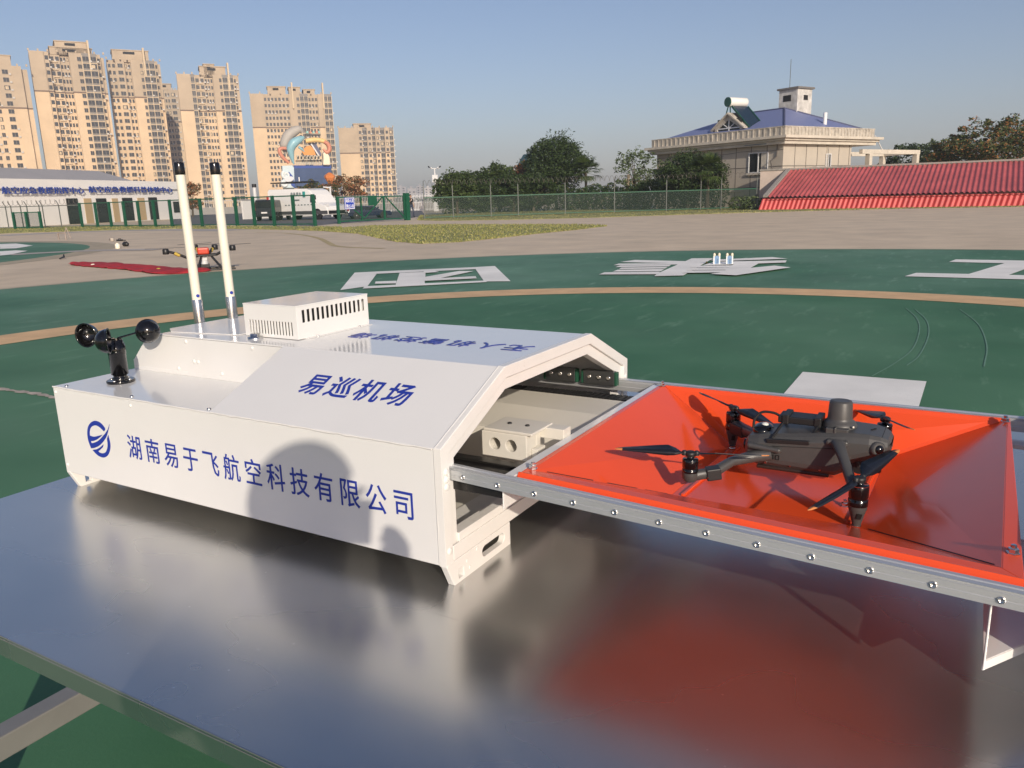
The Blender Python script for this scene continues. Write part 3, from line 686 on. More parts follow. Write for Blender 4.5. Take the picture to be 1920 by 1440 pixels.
# hull: lofted cross-sections along x: (x, half width, bottom, mid, top, top half width)
def loft(secs, yc, n=28, pw=5.5):
    mb = MB(); vs = []
    for x, hw, zb, zt, skew in secs:
        zc, hz = (zb+zt)/2, (zt-zb)/2
        for j in range(n):
            a = 2*math.pi*j/n; c, s = math.cos(a), math.sin(a)
            yy = math.copysign(abs(c)**(2/pw), c)*hw; zz = math.copysign(abs(s)**(2/pw), s)*hz
            if zz > 0: yy *= 1-skew*(zz/hz)
            vs.append(L(x, yc+yy, zc+zz))
    k = len(secs); mb.add(vs, [(i*n+j, (i+1)*n+j, (i+1)*n+(j+1) % n, i*n+(j+1) % n) for i in range(k-1) for j in range(n)], 0, True)
    mb.add(vs[:n], [tuple(range(n))]); mb.add(vs[-n:], [tuple(range(n-1, -1, -1))]); return mb
YC = .398
def hull(secs, yc):
    """faceted hull: flat belly, upright flanks, chamfered shoulders; (x, half width, bottom, shoulder, top, top half width)"""
    mb = MB(); vs = []
    for x, hw, zb, zs, zt, tw in secs:
        q = [(hw*.80, zb), (hw*.97, zb+.009), (hw, zb+.016), (hw*.985, zs), ((hw+tw)*.5, zs+(zt-zs)*.62), (tw, zt)]
        for y, z in q: vs.append(L(x, yc-y, z))
        for y, z in reversed(q): vs.append(L(x, yc+y, z))
    n = 12; k = len(secs); mb.add(vs, [(i*n+j, i*n+(j+1) % n, (i+1)*n+(j+1) % n, (i+1)*n+j) for i in range(k-1) for j in range(n)], 0)
    mb.add(vs[:n], [tuple(range(n-1, -1, -1))]); mb.add(vs[-n:], [tuple(range(n))]); return mb
HB = hull([(1.3555, .036, .160, .182, .190, .028), (1.361, .044, .154, .185, .196, .033), (1.378, .0475, .1505, .189, .2005, .034), (1.41, .0485, .149, .194, .2055, .034),
           (1.455, .049, .1485, .200, .2115, .034), (1.496, .0485, .149, .205, .2180, .034), (1.507, .047, .155, .206, .2195, .034), (1.519, .046, .172, .207, .2205, .034),
           (1.542, .0445, .180, .207, .2200, .033), (1.557, .041, .184, .205, .2175, .030), (1.567, .034, .188, .203, .213, .025), (1.571, .026, .191, .200, .208, .018)], YC).build('body', DG, DR, .0028, 2)
for f in HB.data.polygons: f.use_smooth = False
# lower battery tray, rear shelf, side vents, seams
mb = MB(); mb.box(1.376, 1.488, YC-.041, YC+.041, .144, .1500, 0, lambda p: p-OFF); mb.build('belly_plate', mat('brown_black_belly', (.03, .018, .014), .4), DR, .002)
for s in (-1, 1):
    MB().box(1.402, 1.505, -.0012, .0012, 0, .0006, 0, lambda p, s=s: L(p.x, YC+s*.0489+p.y*.3, .1870+p.z+(p.x-1.402)*.09)).build('panel_seam', HOLE, HB)
    for k in range(2):
        x = 1.399+k*.0085
        MB().plate([[(x, .1655), (x+.0058, .1655), (x+.0058, .1735), (x, .1735)], [(x+.001, .1666), (x+.005, .1666), (x+.005, .1724), (x+.001, .1724)]], lambda p, s=s: L(p.x, YC+s*(.0494+p.z), p.y), .0006).build('side_vent', HOLE, HB)
for x in (1.392, 1.43, 1.475): MB().lathe([(.0022, 0), (.0018, .0008)], 8, 0, L(x, YC-.0465, .1575), (0, -1, 0)).build('screw', CHROME, HB)
# side vision lenses in the nose, the slot on top
for s in (-1, 1):
    c = L(1.553, YC+s*.0375, .2005); ax = Vector((.62, s*.74, .12))
    mb = MB(); mb.lathe([(.0115, 0), (.0115, .005), (.0095, .0066)], 20, 0, c, ax); o = mb.build('lens_housing', DG, HB)
    MB().lathe([(.0068, .0060), (.0066, .0085), (.0045, .0104), (.002, .0112)], 20, 0, c, ax).build('lens', BLACK, o)
MB().bar(L(1.541, YC-.006, .2200), L(1.546, YC+.006, .2196), .0028, .002).build('status_slot', HOLE, HB)
MB().bar(L(1.5585, YC-.030, .2166), L(1.5585, YC+.030, .2166), .0007, .0012).build('nose_seam', HOLE, HB)
# positioning module on its mount
mb = MB(); mb.lathe([(.0262, 0), (.0262, .004), (.0225, .010), (.0195, .0115), (.0186, .016), (.0172, .040), (.0160, .0425), (.0118, .0433)], 32, 0, L(1.4935, YC, .2185))
RT = mb.build('positioning_module', DG, DR)
mb = MB(); mb.box(1.478, 1.511, YC-.034, YC-.021, .2140, .2235, 0, lambda p: p-OFF); mb.box(1.490, 1.4935, YC-.0355, YC-.0205, .2130, .2250, 0, lambda p: p-OFF)
mb.build('mount_clip', DG, RT, .0012)
MB().lathe([(.0022, 0), (.0015, .001)], 10, 0, L(1.516, YC-.020, .2255), (.6, -.8, .2)).build('status_lamp', CHROME, RT)
# black accessory carried over the battery, with brackets and cable
mb = MB(); mb.box(1.402, 1.4645, YC-.019, YC+.019, .2190, .2305, 0, lambda p: p-OFF); AC = mb.build('accessory_bar', MATTBLACK, DR, .002)
for x in (1.4085, 1.458):
    mb = MB(); mb.box(x, x+.0105, YC-.021, YC+.021, .2175, .2335, 0, lambda p: p-OFF); mb.build('clamp', MATTBLACK, AC, .0015)
for xa, xb in ((1.411, 1.397), (1.464, 1.4535)):
    for s in (-1, 1): MB().bar(L(xa, YC+s*.020, .2210), L(xb, YC+s*.0462, .1960), .0042, .0032).build('bracket_arm', MATTBLACK, AC, .0005)
for s in (-1, 1): MB().bar(L(1.392, YC+s*.0470, .1950), L(1.4575, YC+s*.0470, .1995), .005, .007).build('bracket_rail', MATTBLACK, AC, .001)
mb = MB(); mb.tube([p-OFF for p in smooth_path([(1.405, YC-.006, .226), (1.392, YC-.006, .2310), (1.374, YC-.008, .2305), (1.364, YC-.012, .219), (1.3625, YC-.014, .204)], 6)], .0022, 8)
mb.build('cable', MATTBLACK, AC)
mb = MB(); mb.ball(L(1.376, YC, .200), .019, 18, 10, 0, (.9, 1.3, .55)); mb.build('rear_cap', BLACK, DR)
MB().ball(L(1.379, YC-.004, .2090), .006, 14, 8, 0, (1, 1, .6)).build('beacon', mat('clear_beacon', (.75, .78, .72), .1), DR)
mb = MB(); mb.lathe([(.009, 0), (.009, .004)], 18, 0, L(1.3545, YC-.018, .176), (-1, 0, 0)); mb.build('rear_lens', BLACK, HB)
# gimbal camera under the nose
mb = MB(); mb.box(1.512, 1.548, YC-.024, YC+.022, .152, .178, 0, lambda p: p-OFF); GM = mb.build('gimbal_camera', MATTBLACK, DR, .004)
mb = MB(); mb.lathe([(.0125, 0), (.0125, .012), (.010, .014)], 20, 0, L(1.546, YC-.008, .165), (1, 0, 0)); mb.build('lens', BLACK, GM)
mb = MB(); mb.lathe([(.011, 0), (.011, .010)], 18, 0, L(1.530, YC-.026, .167), (0, -1, 0)); mb.build('gimbal_motor', MATTBLACK, GM)
mb = MB(); mb.bar(L(1.530, YC-.032, .167), L(1.522, YC-.032, .186), .012, .006); mb.build('gimbal_arm', MATTBLACK, GM, .001)
# arms, motors, landing legs, propellers
HUBS = {'A': L(1.2976, .2534, .187), 'B': L(1.5435, .2534, .1844), 'C': L(1.288, .543, .189), 'D': L(1.5475, .543, .198)}
def arm(pts, wd):
    mb = MB(); pts = [Vector(p) for p in pts]; n = 10; vs = []
    for i, p in enumerate(pts):
        d = (pts[min(i+1, len(pts)-1)]-pts[max(0, i-1)]).normalized(); r = d.cross(Vector((0, 0, 1))).normalized(); u = r.cross(d)
        a, b = wd[i]
        for j in range(n):
            t = 2*math.pi*j/n; c, s = math.cos(t), math.sin(t)
            vs.append(p+r*math.copysign(abs(c)**.65, c)*a+u*math.copysign(abs(s)**.65, s)*b)
    k = len(pts); mb.add(vs, [(i*n+j, i*n+(j+1) % n, (i+1)*n+(j+1) % n, (i+1)*n+j) for i in range(k-1) for j in range(n)], 0, True)
    mb.add(vs[:n], [tuple(range(n-1, -1, -1))]); mb.add(vs[-n:], [tuple(range(n))]); return mb.build('arm', DG, DR)
def motor(h, zb, r=.0125, mat_=BLACK):
    z = lambda v: v
    ht = h.z-.006-zb; mb = MB()
    mb.lathe([(r*.96, 0), (r, .0008), (r, ht*.30), (r*.93, ht*.32), (r*.93, ht*.40), (r, ht*.42), (r, ht*.94), (r*.9, ht), (r*.45, ht*1.0), (r*.42, ht+.0035)], 26, 0, (h.x, h.y, zb))
    return mb.build('motor', mat_, DR)
def spin_tip(px, py, h, rad, zbias=0):
    d = ray(px, py).normalized(); o = CAM-Vector((0, 0, TZ))-OFF; w = h-o; t0 = w.dot(d); q = w.length_squared-t0*t0
    if q > rad*rad: p = o+d*t0; return h+(p-h).normalized()*rad
    s = math.sqrt(rad*rad-q); c = [o+d*(t0-s), o+d*(t0+s)]; return min(c, key=lambda p: abs(p.z-h.z-zbias))
def blade(h, tip, flip):
    d = tip-h; ln = d.length; d.normalize(); r = Vector((-d.y, d.x, 0)).normalized()*flip; u = d.cross(r) if flip > 0 else r.cross(d)
    if u.z < 0: u = -u
    prof = [(.05, -.0035, .0035, 0), (.12, -.004, .0045, .05), (.20, -.006, .010, .30), (.30, -.0065, .0135, .42), (.45, -.006, .0125, .36), (.62, -.005, .0105, .28), (.80, -.004, .0078, .20), (.90, -.0032, .0060, .17), (.97, -.002, .0035, .15), (1.0, 0, .0006, .15)]
    mb = MB(); vs = []
    for f, a, b, tw in prof:
        e = r*math.cos(tw)+u*math.sin(tw); nn = u*math.cos(tw)-r*math.sin(tw); c = h+d*f*ln+Vector((0, 0, .0015))
        th = .0016*(1-.6*f)+.0003
        a, b = a*1.3, b*1.3; vs += [c+e*a, c+e*(a*.3+b*.3)+nn*th, c+e*b, c+e*(a*.3+b*.3)-nn*th*.6]
    k = len(prof)
    for i in range(k-1):
        mb.add(vs[4*i:4*i+8], [(j, (j+1) % 4, (j+1) % 4+4, j+4) for j in range(4)], 1 if prof[i][0] >= .90 else 0, True)
    mb.add(vs[:4], [(3, 2, 1, 0)]); mb.add(vs[-4:], [(0, 1, 2, 3)], 1)
    # the painted trailing edge near the tip
    return mb
def prop(h, tips, flip):
    mb = MB(); mb.lathe([(.008, -.002), (.0085, .001), (.0085, .004), (.006, .0055), (.003, .006)], 20, 0, h); hub = mb.build('propeller_hub', MATTBLACK, DR)
    for t in tips: blade(h+Vector((0, 0, .0005)), t, flip).build('propeller_blade', [NAVY, TIP], hub)
    for t in tips:
        d = (t-h).normalized(); MB().lathe([(.0042, -.001), (.0042, .005), (.003, .0062)], 12, 0, h+Vector((d.x*.0095, d.y*.0095, 0))).build('hinge', MATTBLACK, hub)
h = HUBS['A']; motor(h, L(0, 0, .1565).z); prop(h, [spin_tip(1153, 843, h, .119), spin_tip(1442, 856, h, .119)], -1)
mb = MB(); mb.lathe([(.009, -.013), (.0122, -.008), (.0130, 0), (.0128, .002)], 24, 0, h+Vector((0, 0, L(0, 0, .1565).z-h.z))); mb.build('motor_base', DG, DR)
arm([h+Vector((.004, .002, -.035)), h+Vector((.032, .016, -.030)), L(1.345, .318, .1625), L(1.375, .345, .168), L(1.398, .354, .172)], [(.0085, .008), (.0082, .0078), (.0075, .0072), (.0105, .009), (.013, .009)])
mb = MB(); q = h+Vector((.022, .011, -.0325)); mb.bar(q, q+Vector((.020, .0105, .003)), .021, .019); o = mb.build('arm_sleeve', DG2, DR, .002)
for k in (.3, .8): MB().lathe([(.0018, 0), (.0014, .001)], 8, 0, q+Vector((.020*k, .0105*k-.0105, .003*k-.004)), (.3, -.9, -.2)).build('screw', CHROME, o)
mb = MB(); mb.bar(L(1.362, .352, .1845), L(1.416, .350, .1815), .016, .0085); mb.build('arm_shoulder', DG, DR, .0035)
def leg(h, zm, fz):
    z0 = L(0, 0, zm).z; zf = fz
    mb = MB(); ht = z0-zf
    mb.lathe([(.0058, ht*.16), (.0068, ht*.30), (.0105, ht*.70), (.0128, ht*.90), (.0128, ht)], 24, 0, (h.x, h.y, zf)); o = mb.build('landing_leg', DG, DR)
    mb = MB(); mb.lathe([(.0052, 0), (.0066, .0012), (.0066, ht*.075), (.0056, ht*.08), (.0056, ht*.10), (.0066, ht*.105), (.0066, ht*.165)], 20, 0, (h.x, h.y, zf)); mb.build('contact_foot', CHROME, o)
    MB().box(-.0032, .0032, -.0006, .0006, 0, .009, 0, lambda p: Vector((h.x+.003+p.x+p.z*.25, h.y-.0098+p.y-p.z*.28, zf+ht*.52+p.z))).build('leg_mark', HOLE, o)
h = HUBS['B']; motor(h, L(0, 0, .1465).z, .0135); leg(h, .1465, .0)
prop(h, [spin_tip(1686, 845, h, .119, .012), spin_tip(1514, 959, h, .119, -.012)], 1)
mb = MB(); mb.lathe([(.0132, 0), (.0132, .0012)], 24, 0, h+Vector((0, 0, -.0075))); mb.build('motor_ring', CHROME, DR)
arm([L(1.499, .350, .2045), L(1.503, .338, .204), L(1.513, .315, .193), L(1.531, .273, .172), L(1.5415, .256, .158)], [(.0105, .007), (.009, .0065), (.0072, .007), (.0068, .0072), (.008, .008)])
mb = MB(); mb.bar(L(1.482, .352, .2055), L(1.514, .352, .2055), .013, .009); mb.build('arm_shoulder', DG, DR, .003)
h = HUBS['C']; motor(h, L(0, 0, .1485).z, .0135); leg(h, .1485, .0)
prop(h, [spin_tip(1312, 737, h, .119, .004), spin_tip(1452, 802, h, .119, -.004)], 1)
arm([h+Vector((.004, -.002, -.030)), h+Vector((.03, -.03, -.03)), L(1.352, .470, .165), L(1.385, .445, .172)], [(.011, .010), (.010, .009), (.009, .009), (.012, .009)])
mb = MB(); q = h+Vector((-.002, .002, -.034)); mb.bar(q, q+Vector((.036, -.036, .001)), .023, .020); mb.build('arm_sleeve', DG2, DR, .002)
h = HUBS['D']; motor(h, L(0, 0, .168).z)
prop(h, [spin_tip(1715, 808, h, .119), spin_tip(1603, 770, h, .119)], -1)
arm([L(1.500, .445, .207), L(1.515, .475, .200), L(1.537, .525, .176), h+Vector((0, -.002, -.034))], [(.013, .009), (.0095, .0085), (.008, .008), (.009, .009)])
mb = MB(); mb.lathe([(.009, -.013), (.0122, -.008), (.0130, 0), (.0128, .002)], 24, 0, h+Vector((0, 0, L(0, 0, .168).z-h.z))); mb.build('motor_base', DG, DR)

# ================================================================== APARTMENT TOWERS
TANLO = mat('warm_tan_render', (.60, .45, .29), .75, var=.10, vscale=.10)
TANHI = mat('grey_tan_render', (.43, .34, .24), .75, var=.12, vscale=.12)
BANDM = mat('brown_band', (.16, .105, .075), .7)
GLASSM = mat('tower_window_glass', (.022, .026, .032), .25, var=.5, vscale=.6)
FRAMEM = mat('tower_window_frame', (.30, .25, .19), .6)
GREYB = mat('grey_balcony_column', (.20, .18, .16), .6)
LEDGEM = mat('ledge_dark', (.12, .10, .085), .7)
RAIL_W = mat('pale_ledge', (.56, .44, .29), .7)
FARW_ = mat('air_conditioner_casing', (.50, .48, .45), .6)
def tower(label, pxl, pxr, pytop, D, spec, fh=2.9, hi=5, pent=None, rot=0.0, depth=17.0, side=None, seed=0, fins=()):
    rr = random.Random(seed)
    al, ar = azel(pxl, pytop)[0], azel(pxr, pytop)[0]; am = (al+ar)/2
    W = 2*D*math.tan((ar-al)/2); H = zat((pxl+pxr)/2, pytop, D)
    c = Vector((CAM.x+D*math.sin(am), CAM.y+D*math.cos(am), 0))
    t = thing('apartment_tower', label, 'apartment tower', c, -am+rot, 'tan apartment towers on the skyline')
    nfl = int(H/fh); fh = H/nfl; zb = H-hi*fh
    tot = sum(s[0] for s in spec); x = -W/2; core = MB(); hi_mb = MB(); band = MB(); led = MB(); wins = []; grey = MB()
    maxd = max(s[1] for s in spec)
    for fr, off, kind in spec:
        wd = W*fr/tot; y0 = off; tgt = grey if kind.startswith('g') else core
        tgt.box(x, x+wd, y0, depth, 0, zb-.25); (hi_mb if not kind.startswith('g') else grey).box(x, x+wd, y0, depth, zb+.25, H+(1.0 if kind != 'd' else 0))
        if not kind.startswith('g'): band.box(x-.02, x+wd+.02, y0-.18, depth, zb-.25, zb+.25)
        else: grey.box(x, x+wd, y0, depth, zb-.25, zb+.25)
        n = int(kind[1:] or 1) if kind[0] in 'wgs' else 0
        for f in range(nfl):
            z = f*fh+fh*.28
            for j in range(n):
                if kind[0] == 'g': ww, hh = wd/n*.84, fh*.60
                elif kind[0] == 's': ww, hh = min(1.2, wd/n*.62), fh*.50
                else: ww, hh = min(2.0, wd/n*.66), fh*.54
                wins.append((x+wd*(j+.5)/n, y0, z+hh/2, ww, hh))
            if kind[0] == 'g': led.box(x+.05, x+wd-.05, y0-.22, y0, f*fh-.14, f*fh+.14)
            if kind[0] == 'w' and n > 1 and off > 1: led.box(x+wd*.2, x+wd*.75, y0-.5, y0, f*fh+.05, f*fh+.45)
        if kind[0] == 'g':
            for j in range(n+1): led.box(x+wd*j/n-.12, x+wd*j/n+.12, y0-.26, y0, 0, H)
        x += wd
    core.build('wall', TANLO, t); hi_mb.build('upper_wall', TANHI, t); band.build('band', BANDM, t)
    if grey.v: grey.build('balcony_column', GREYB, t)
    if led.v: led.build('ledges', RAIL_W, t)['kind'] = 'stuff'
    for a, b, h in (pent or [(.28, .85, 3.2), (.36, .80, 5.6)]):
        mb = MB(); xa, xb = -W/2+W*a, -W/2+W*b; mb.box(xa, xb, 2.2, depth-3, H+.3, H+h); mb.box(xa-.3, xb+.3, 1.9, depth-2.7, H+h, H+h+.35)
        mb.box(xa+(xb-xa)*.3, xa+(xb-xa)*.62, 2.05, 2.25, H+h-1.5, H+h-.5, 1)
        mb.build('penthouse', [TANHI, HOLE], t)
    for f in fins: MB().box(-W/2+W*f-.35, -W/2+W*f+.35, -.9, 2.5, H-2*fh, H+6.2).build('fin', RAIL_W, t)
    mb = MB(); k = 9                                    # parapet knobs
    for i in range(k): xx = -W/2+W*i/(k-1); mb.box(xx-.3, xx+.3, .2, .8, H+1.0, H+1.9)
    p = mb.build('parapet_knobs', TANHI, t); p['kind'] = 'stuff'
    wins.sort(key=lambda q: -q[3]*q[4]); mesh = {}
    for (xw, yw, zw, ww, hh) in wins[:96]:
        key = (round(ww, 2), round(hh, 2))
        if key not in mesh:
            mb = MB(); mb.box(-ww/2, ww/2, -.10, .05, -hh/2, hh/2); mb.box(-.04, .04, -.13, -.1001, -hh/2, hh/2, 1); mb.box(-ww/2-.05, ww/2+.05, -.16, .05, -hh/2-.12, -hh/2-.001, 1)
            mesh[key] = mb.build('window', [GLASSM, FRAMEM], t, loc=(xw, yw, zw))
        else: copy_obj(mesh[key], t, (xw, yw, zw))
    mb = MB()
    for (xw, yw, zw, ww, hh) in wins[96:]: mb.box(xw-ww/2, xw+ww/2, yw-.10, yw+.05, zw-hh/2, zw+hh/2)
    if mb.v: mb.build('more_windows', GLASSM, t)['kind'] = 'stuff'
    mb = MB()                                           # air-conditioner boxes under some windows
    for q in rr.sample(wins, min(60, len(wins))): mb.box(q[0]+q[3]*.6, q[0]+q[3]*.6+.8, q[1]-.45, q[1]-.02, q[2]-q[4]*.7, q[2]-q[4]*.7+.6)
    mb.build('air_conditioners', FARW_, t)['kind'] = 'stuff'
    # open balconies: the odd drying cloth or closed curtain behind the glass
    mb = MB()
    for q in rr.sample(wins, min(9, len(wins))): mb.box(q[0]-q[3]*.35, q[0]+q[3]*.2, q[1]-.13, q[1]-.105, q[2]-q[4]*.4, q[2]+q[4]*.35)
    mb.build('curtains', RAIL_W, t)['kind'] = 'stuff'
    return t
SB = [(.20, 0, 'b'), (.07, .6, 'w'), (.15, 2.4, 'w2'), (.13, 3.4, 's3'), (.10, .3, 'b'), (.08, .3, 'w'), (.21, -.6, 'g2'), (.06, .9, 's'), (.05, 2.2, 'd')]
tower('tall tan apartment tower cut off by the left edge of the picture', -95, 50, 126, 392, [(.3, 0, 'w2'), (.3, 1.2, 's3'), (.2, .3, 'w1'), (.12, 0, 'b'), (.08, 1.5, 'd')], seed=1, pent=[(.35, .8, 5)])
tower('tallest tan apartment tower, second from the left', 54, 194, 103, 400, SB, seed=2, fins=(.80,), rot=.05)
tower('tan tower with dark recessed balconies, just right of the tallest one', 200, 300, 117, 412, [(.16, 2.6, 's2'), (.16, 1.6, 'w1'), (.12, 3.0, 's2'), (.16, .2, 'b'), (.07, .2, 'w'), (.22, -.6, 'g2'), (.06, .9, 's'), (.05, 2, 'd')], seed=3, fins=(.70,), rot=.05, pent=[(.12, .8, 5.2)])
tower('narrow tan tower partly hidden between two larger towers', 293, 334, 172, 470, [(.35, 1.5, 'g1'), (.25, .6, 's2'), (.3, 0, 'w1'), (.1, 0, 'b')], seed=4, pent=[(.1, .7, 4)])
tower('tan tower directly behind the two white antennas', 331, 447, 144, 405, [(.22, 0, 'b'), (.07, .5, 'g1'), (.16, 2.2, 'w2'), (.14, 3, 's3'), (.09, .3, 'b'), (.06, .3, 'w'), (.19, -.6, 'g2'), (.05, .6, 's'), (.04, 1, 'b')], seed=5, fins=(.84,), rot=.04, pent=[(.38, .8, 4.6), (.45, .62, 5.6)])
tower('broad tan tower behind the colourful dolphin sign', 468, 621, 180, 420, [(.16, 0, 'b'), (.17, 2, 's4'), (.14, 1.4, 's3'), (.08, .2, 'b'), (.05, .2, 's'), (.10, -.5, 'g2'), (.12, 1.8, 's3'), (.07, .2, 'b'), (.10, -.5, 'g2')], seed=6, fins=(.52, .90), rot=.03, pent=[(.22, .44, 4.4), (.48, .62, 4.2), (.66, .80, 3.2)])
tower('shorter tan tower farthest right, above the autumn trees', 634, 737, 243, 440, [(.16, 0, 'b'), (.17, .3, 'b'), (.07, 0, 's1'), (.08, 1, 'g1'), (.08, 0, 's1'), (.06, 1.2, 'g1'), (.08, 0, 's1'), (.08, 1, 'g1'), (.08, 0, 's1'), (.07, 1, 'g1')], seed=7, hi=4, rot=.03, pent=[(.28, .6, 3.0)])

# ================================================================== WHITE RESCUE CENTRE BUILDING
BW = mat('white_cladding', (.82, .80, .76), .55, var=.03, vscale=.3)
ROOFG = mat('grey_metal_roof', (.36, .345, .34), .5, var=.04, vscale=.5)
DKG = mat('dark_glazing', (.018, .022, .022), .12, var=.4, vscale=.8)
SAND = mat('sand_panel', (.46, .345, .20), .7, var=.05, vscale=1)
fc = Facade(G(-75, 431), G(322, 411))
RC = thing('rescue_centre', 'long low white building with blue lettering, dark glazing and sand coloured panels', 'building', fc.g0, fc.rot)
uE, zT = fc(336, 334); u0, z0 = fc(0, 337)
mb = MB(); mb.box(-4, uE, 0, 22, 0, z0); mb.box(-4.2, uE+.2, -.25, .0, z0-.75, z0+.1); mb.build('wall', BW, RC)
mb = MB(); ur, zr = fc(262, 336); ut, zt = fc(225, 319)
mb.plate([[(-4, z0+.12), (ur, z0+.12), (ut+.5, zt+.05), (-4, zt+.05)]], lambda p: Vector((p.x, p.z+(p.y-z0)*2.2+.5, p.y)), .2); mb.box(-4, uE, 4, 21.8, z0, z0+.12)
mb.build('roof', ROOFG, RC)
for (xa, ya), (xb, yb) in (((124, 372), (153, 421)), ((180, 372), (206, 417)), ((229, 371), (254, 413)), ((278, 370), (300, 411))):
    ua, za = fc(xa, ya); ub, zb = fc(xb-3, yb); o = MB().box(ua, ub, -.06, .0, zb, za).build('window', DKG, RC)
    mb = MB(); mb.box(ua-.06, ua-.005, -.1, 0, zb, za); mb.box(ub+.005, ub+.06, -.1, 0, zb, za); mb.box(ua, ub, -.1, -.061, zb+(za-zb)*.62, zb+(za-zb)*.65); mb.build('frame', MATTBLACK, o)
for (xa, ya), (xb, yb) in (((154, 372), (179, 419)), ((207, 372), (228, 416)), ((255, 371), (277, 412))):
    ua, za = fc(xa, ya); ub, zb = fc(xb, yb); MB().box(ua+.15, ub-.15, -.05, 0, zb, za).build('panel', SAND, RC)
ua, za = fc(324, 378); ub, zb = fc(340, 398); MB().box(min(ua, uE-1.6), uE-.3, -.06, 0, zb, za).build('window', DKG, RC)
LB = mat('blue_sign_letters', (.02, .055, .30), .45)
Tw = lambda a, b: (lambda p: Vector((a+p.x, -.26-p.z, b+p.y)))
ua, za = fc(-1, 363); ub, zb = fc(152, 351); h = fc(80, 351)[1]-fc(80, 364)[1]
lettering('sign_lettering', '航空应急救援指挥中心', LB, RC, Tw(ua, fc(80, 363.5)[1]), ub-ua, h, 1.0, .006, .08)
ua, _ = fc(162, 360); ub, _ = fc(318, 350)
lettering('sign_lettering', '航空应急救援科普体验中心', LB, RC, Tw(ua, fc(240, 361.2)[1]), ub-ua, h, 1.0, .006, .08)

# ================================================================== FENCES, GATE, WALLS
FGREEN = mat('green_fence_paint', (.008, .085, .045), .4, var=.1, vscale=3)
NETG = net_mat('green_wire_mesh', (.004, .028, .016), .42)
NETL = net_mat('fine_green_mesh', (.015, .06, .035), .16)
GPOST = mat('grey_fence_post', (.11, .12, .11), .6)
WIRE = mat('barbed_wire', (.22, .20, .17), .5, .5)
def fence_run(name, label, p0, p1, posts_px, ytop, m, net, thick=.07, arms=False, toprail=True, base_y=None, group=None, yrail=None, botrail=True, rm=None):
    f = Facade(p0, p1); t = thing(name, label, 'fence', f.g0, f.rot, group)
    us = [f(x, 400)[0] for x in posts_px]; zt = f(posts_px[len(posts_px)//2], ytop)[1]; zr = f(posts_px[len(posts_px)//2], yrail)[1] if yrail else zt-.02
    P = None
    for u in us:
        if P is None:
            mb = MB(); mb.box(-thick/2, thick/2, -thick/2, thick/2, 0, zt)
            if arms: mb.bar((0, 0, zt), (0, -.30, zt+.34), .04, .04)
            P = mb.build('post', m, t, loc=(u, 0, 0))
        else: copy_obj(P, t, (u, 0, 0))
    if toprail: MB().box(us[0], us[-1], -.03, .03, zr-.07, zr).build('top_rail', rm or m, t)
    if botrail: MB().box(us[0], us[-1], -.025, .025, .10, .16).build('bottom_rail', rm or m, t)
    if net: MB().add([(us[0], 0, .1), (us[-1], 0, .1), (us[-1], 0, zr-.04), (us[0], 0, zr-.04)], [(0, 1, 2, 3)]).build('mesh', net, t)
    if arms:
        L_ = us[-1]-us[0]; n = int(L_/.35); pts = [(us[0]+L_*i/(n*8), -.18+.20*math.cos(i*math.pi/4), zt+.22+.20*math.sin(i*math.pi/4)) for i in range(n*8+1)]
        MB().tube(pts, .012, 3, caps=False).build('barbed_wire', WIRE, t)
    return t
fence_run('security_fence', 'thin grey mesh fence with barbed wire in front of the white building', G(-60, 432), G(150, 426), [-60, -34, -8, 12, 22, 40, 52, 75, 81, 112, 150], 386, GPOST, NETL, .06, True)
fence_run('panel_fence', 'dark green framed panel fence with thick posts beside the vans', G(150, 426.5), G(590, 424), [151, 180, 206, 233, 260, 289, 320, 377, 443, 476, 513, 551, 589], 374, FGREEN, NETL, .16)
fence_run('panel_fence', 'small dark green gate frame in the barbed wire fence at far left', G(23, 430), G(74, 429), [24, 48, 74], 397, FGREEN, NETG, .16)
fence_run('security_fence', 'tall dark green mesh fence with barbed wire along the hedge', G(765, 412), G(1418, 391), [796, 850, 921, 972, 1060, 1152, 1249, 1313, 1351, 1417], 340, GPOST, NETG, .06, True, yrail=360, rm=FGREEN)
# the sliding gate
gf = Facade(G(634, 420), G(764, 413)); GT = thing('sliding_gate', 'green mesh gate with diagonal braces and a blue notice', 'gate', gf.g0, gf.rot)
ue = gf(760, 410)[0]; zt = gf(700, 367)[1]
mb = MB(); mb.box(0, .18, -.06, .06, 0, zt); mb.box(ue-.1, ue, -.05, .05, .1, zt-.02); mb.box(.1801, ue-.1001, -.04, .04, zt-.1, zt-.02); mb.box(.1801, ue-.1001, -.04, .04, .12, .2); mb.box(gf(678, 400)[0]-.05, gf(678, 400)[0]+.05, -.039, .039, .2001, zt-.1001); mb.box(gf(721, 400)[0]-.08, gf(721, 400)[0]+.08, -.039, .039, .2001, zt-.1001)
mb.build('frame', FGREEN, GT)
for a, b in (((683, 409), (716, 369)), ((722, 369), (757, 407)), ((645, 378), (682, 409))):
    (xa, za), (xb, zb) = gf(*a), gf(*b); MB().bar((xa, -.05, za), (xb, -.05, zb), .05, .08).build('brace', FGREEN, GT)
MB().add([(.18, 0, .12), (ue, 0, .12), (ue, 0, zt-.05), (.18, 0, zt-.05)], [(0, 1, 2, 3)]).build('mesh', NETG, GT)
(xa, za), (xb, zb) = gf(688.5, 367), gf(706, 385); MB().box(xa, xb, -.07, -.045, zb, za).build('green_panel', FGREEN, GT)
(xa, za), (xb, zb) = gf(643.5, 370.5), gf(663.5, 392); NB = MB().box(xa, xb, -.12, -.07, zb, za).build('notice_board', mat('blue_notice', (.012, .05, .42), .4), GT)
bw = xb-xa; bh = za-zb; WL = mat('white_notice_paint', (.8, .8, .8), .5)
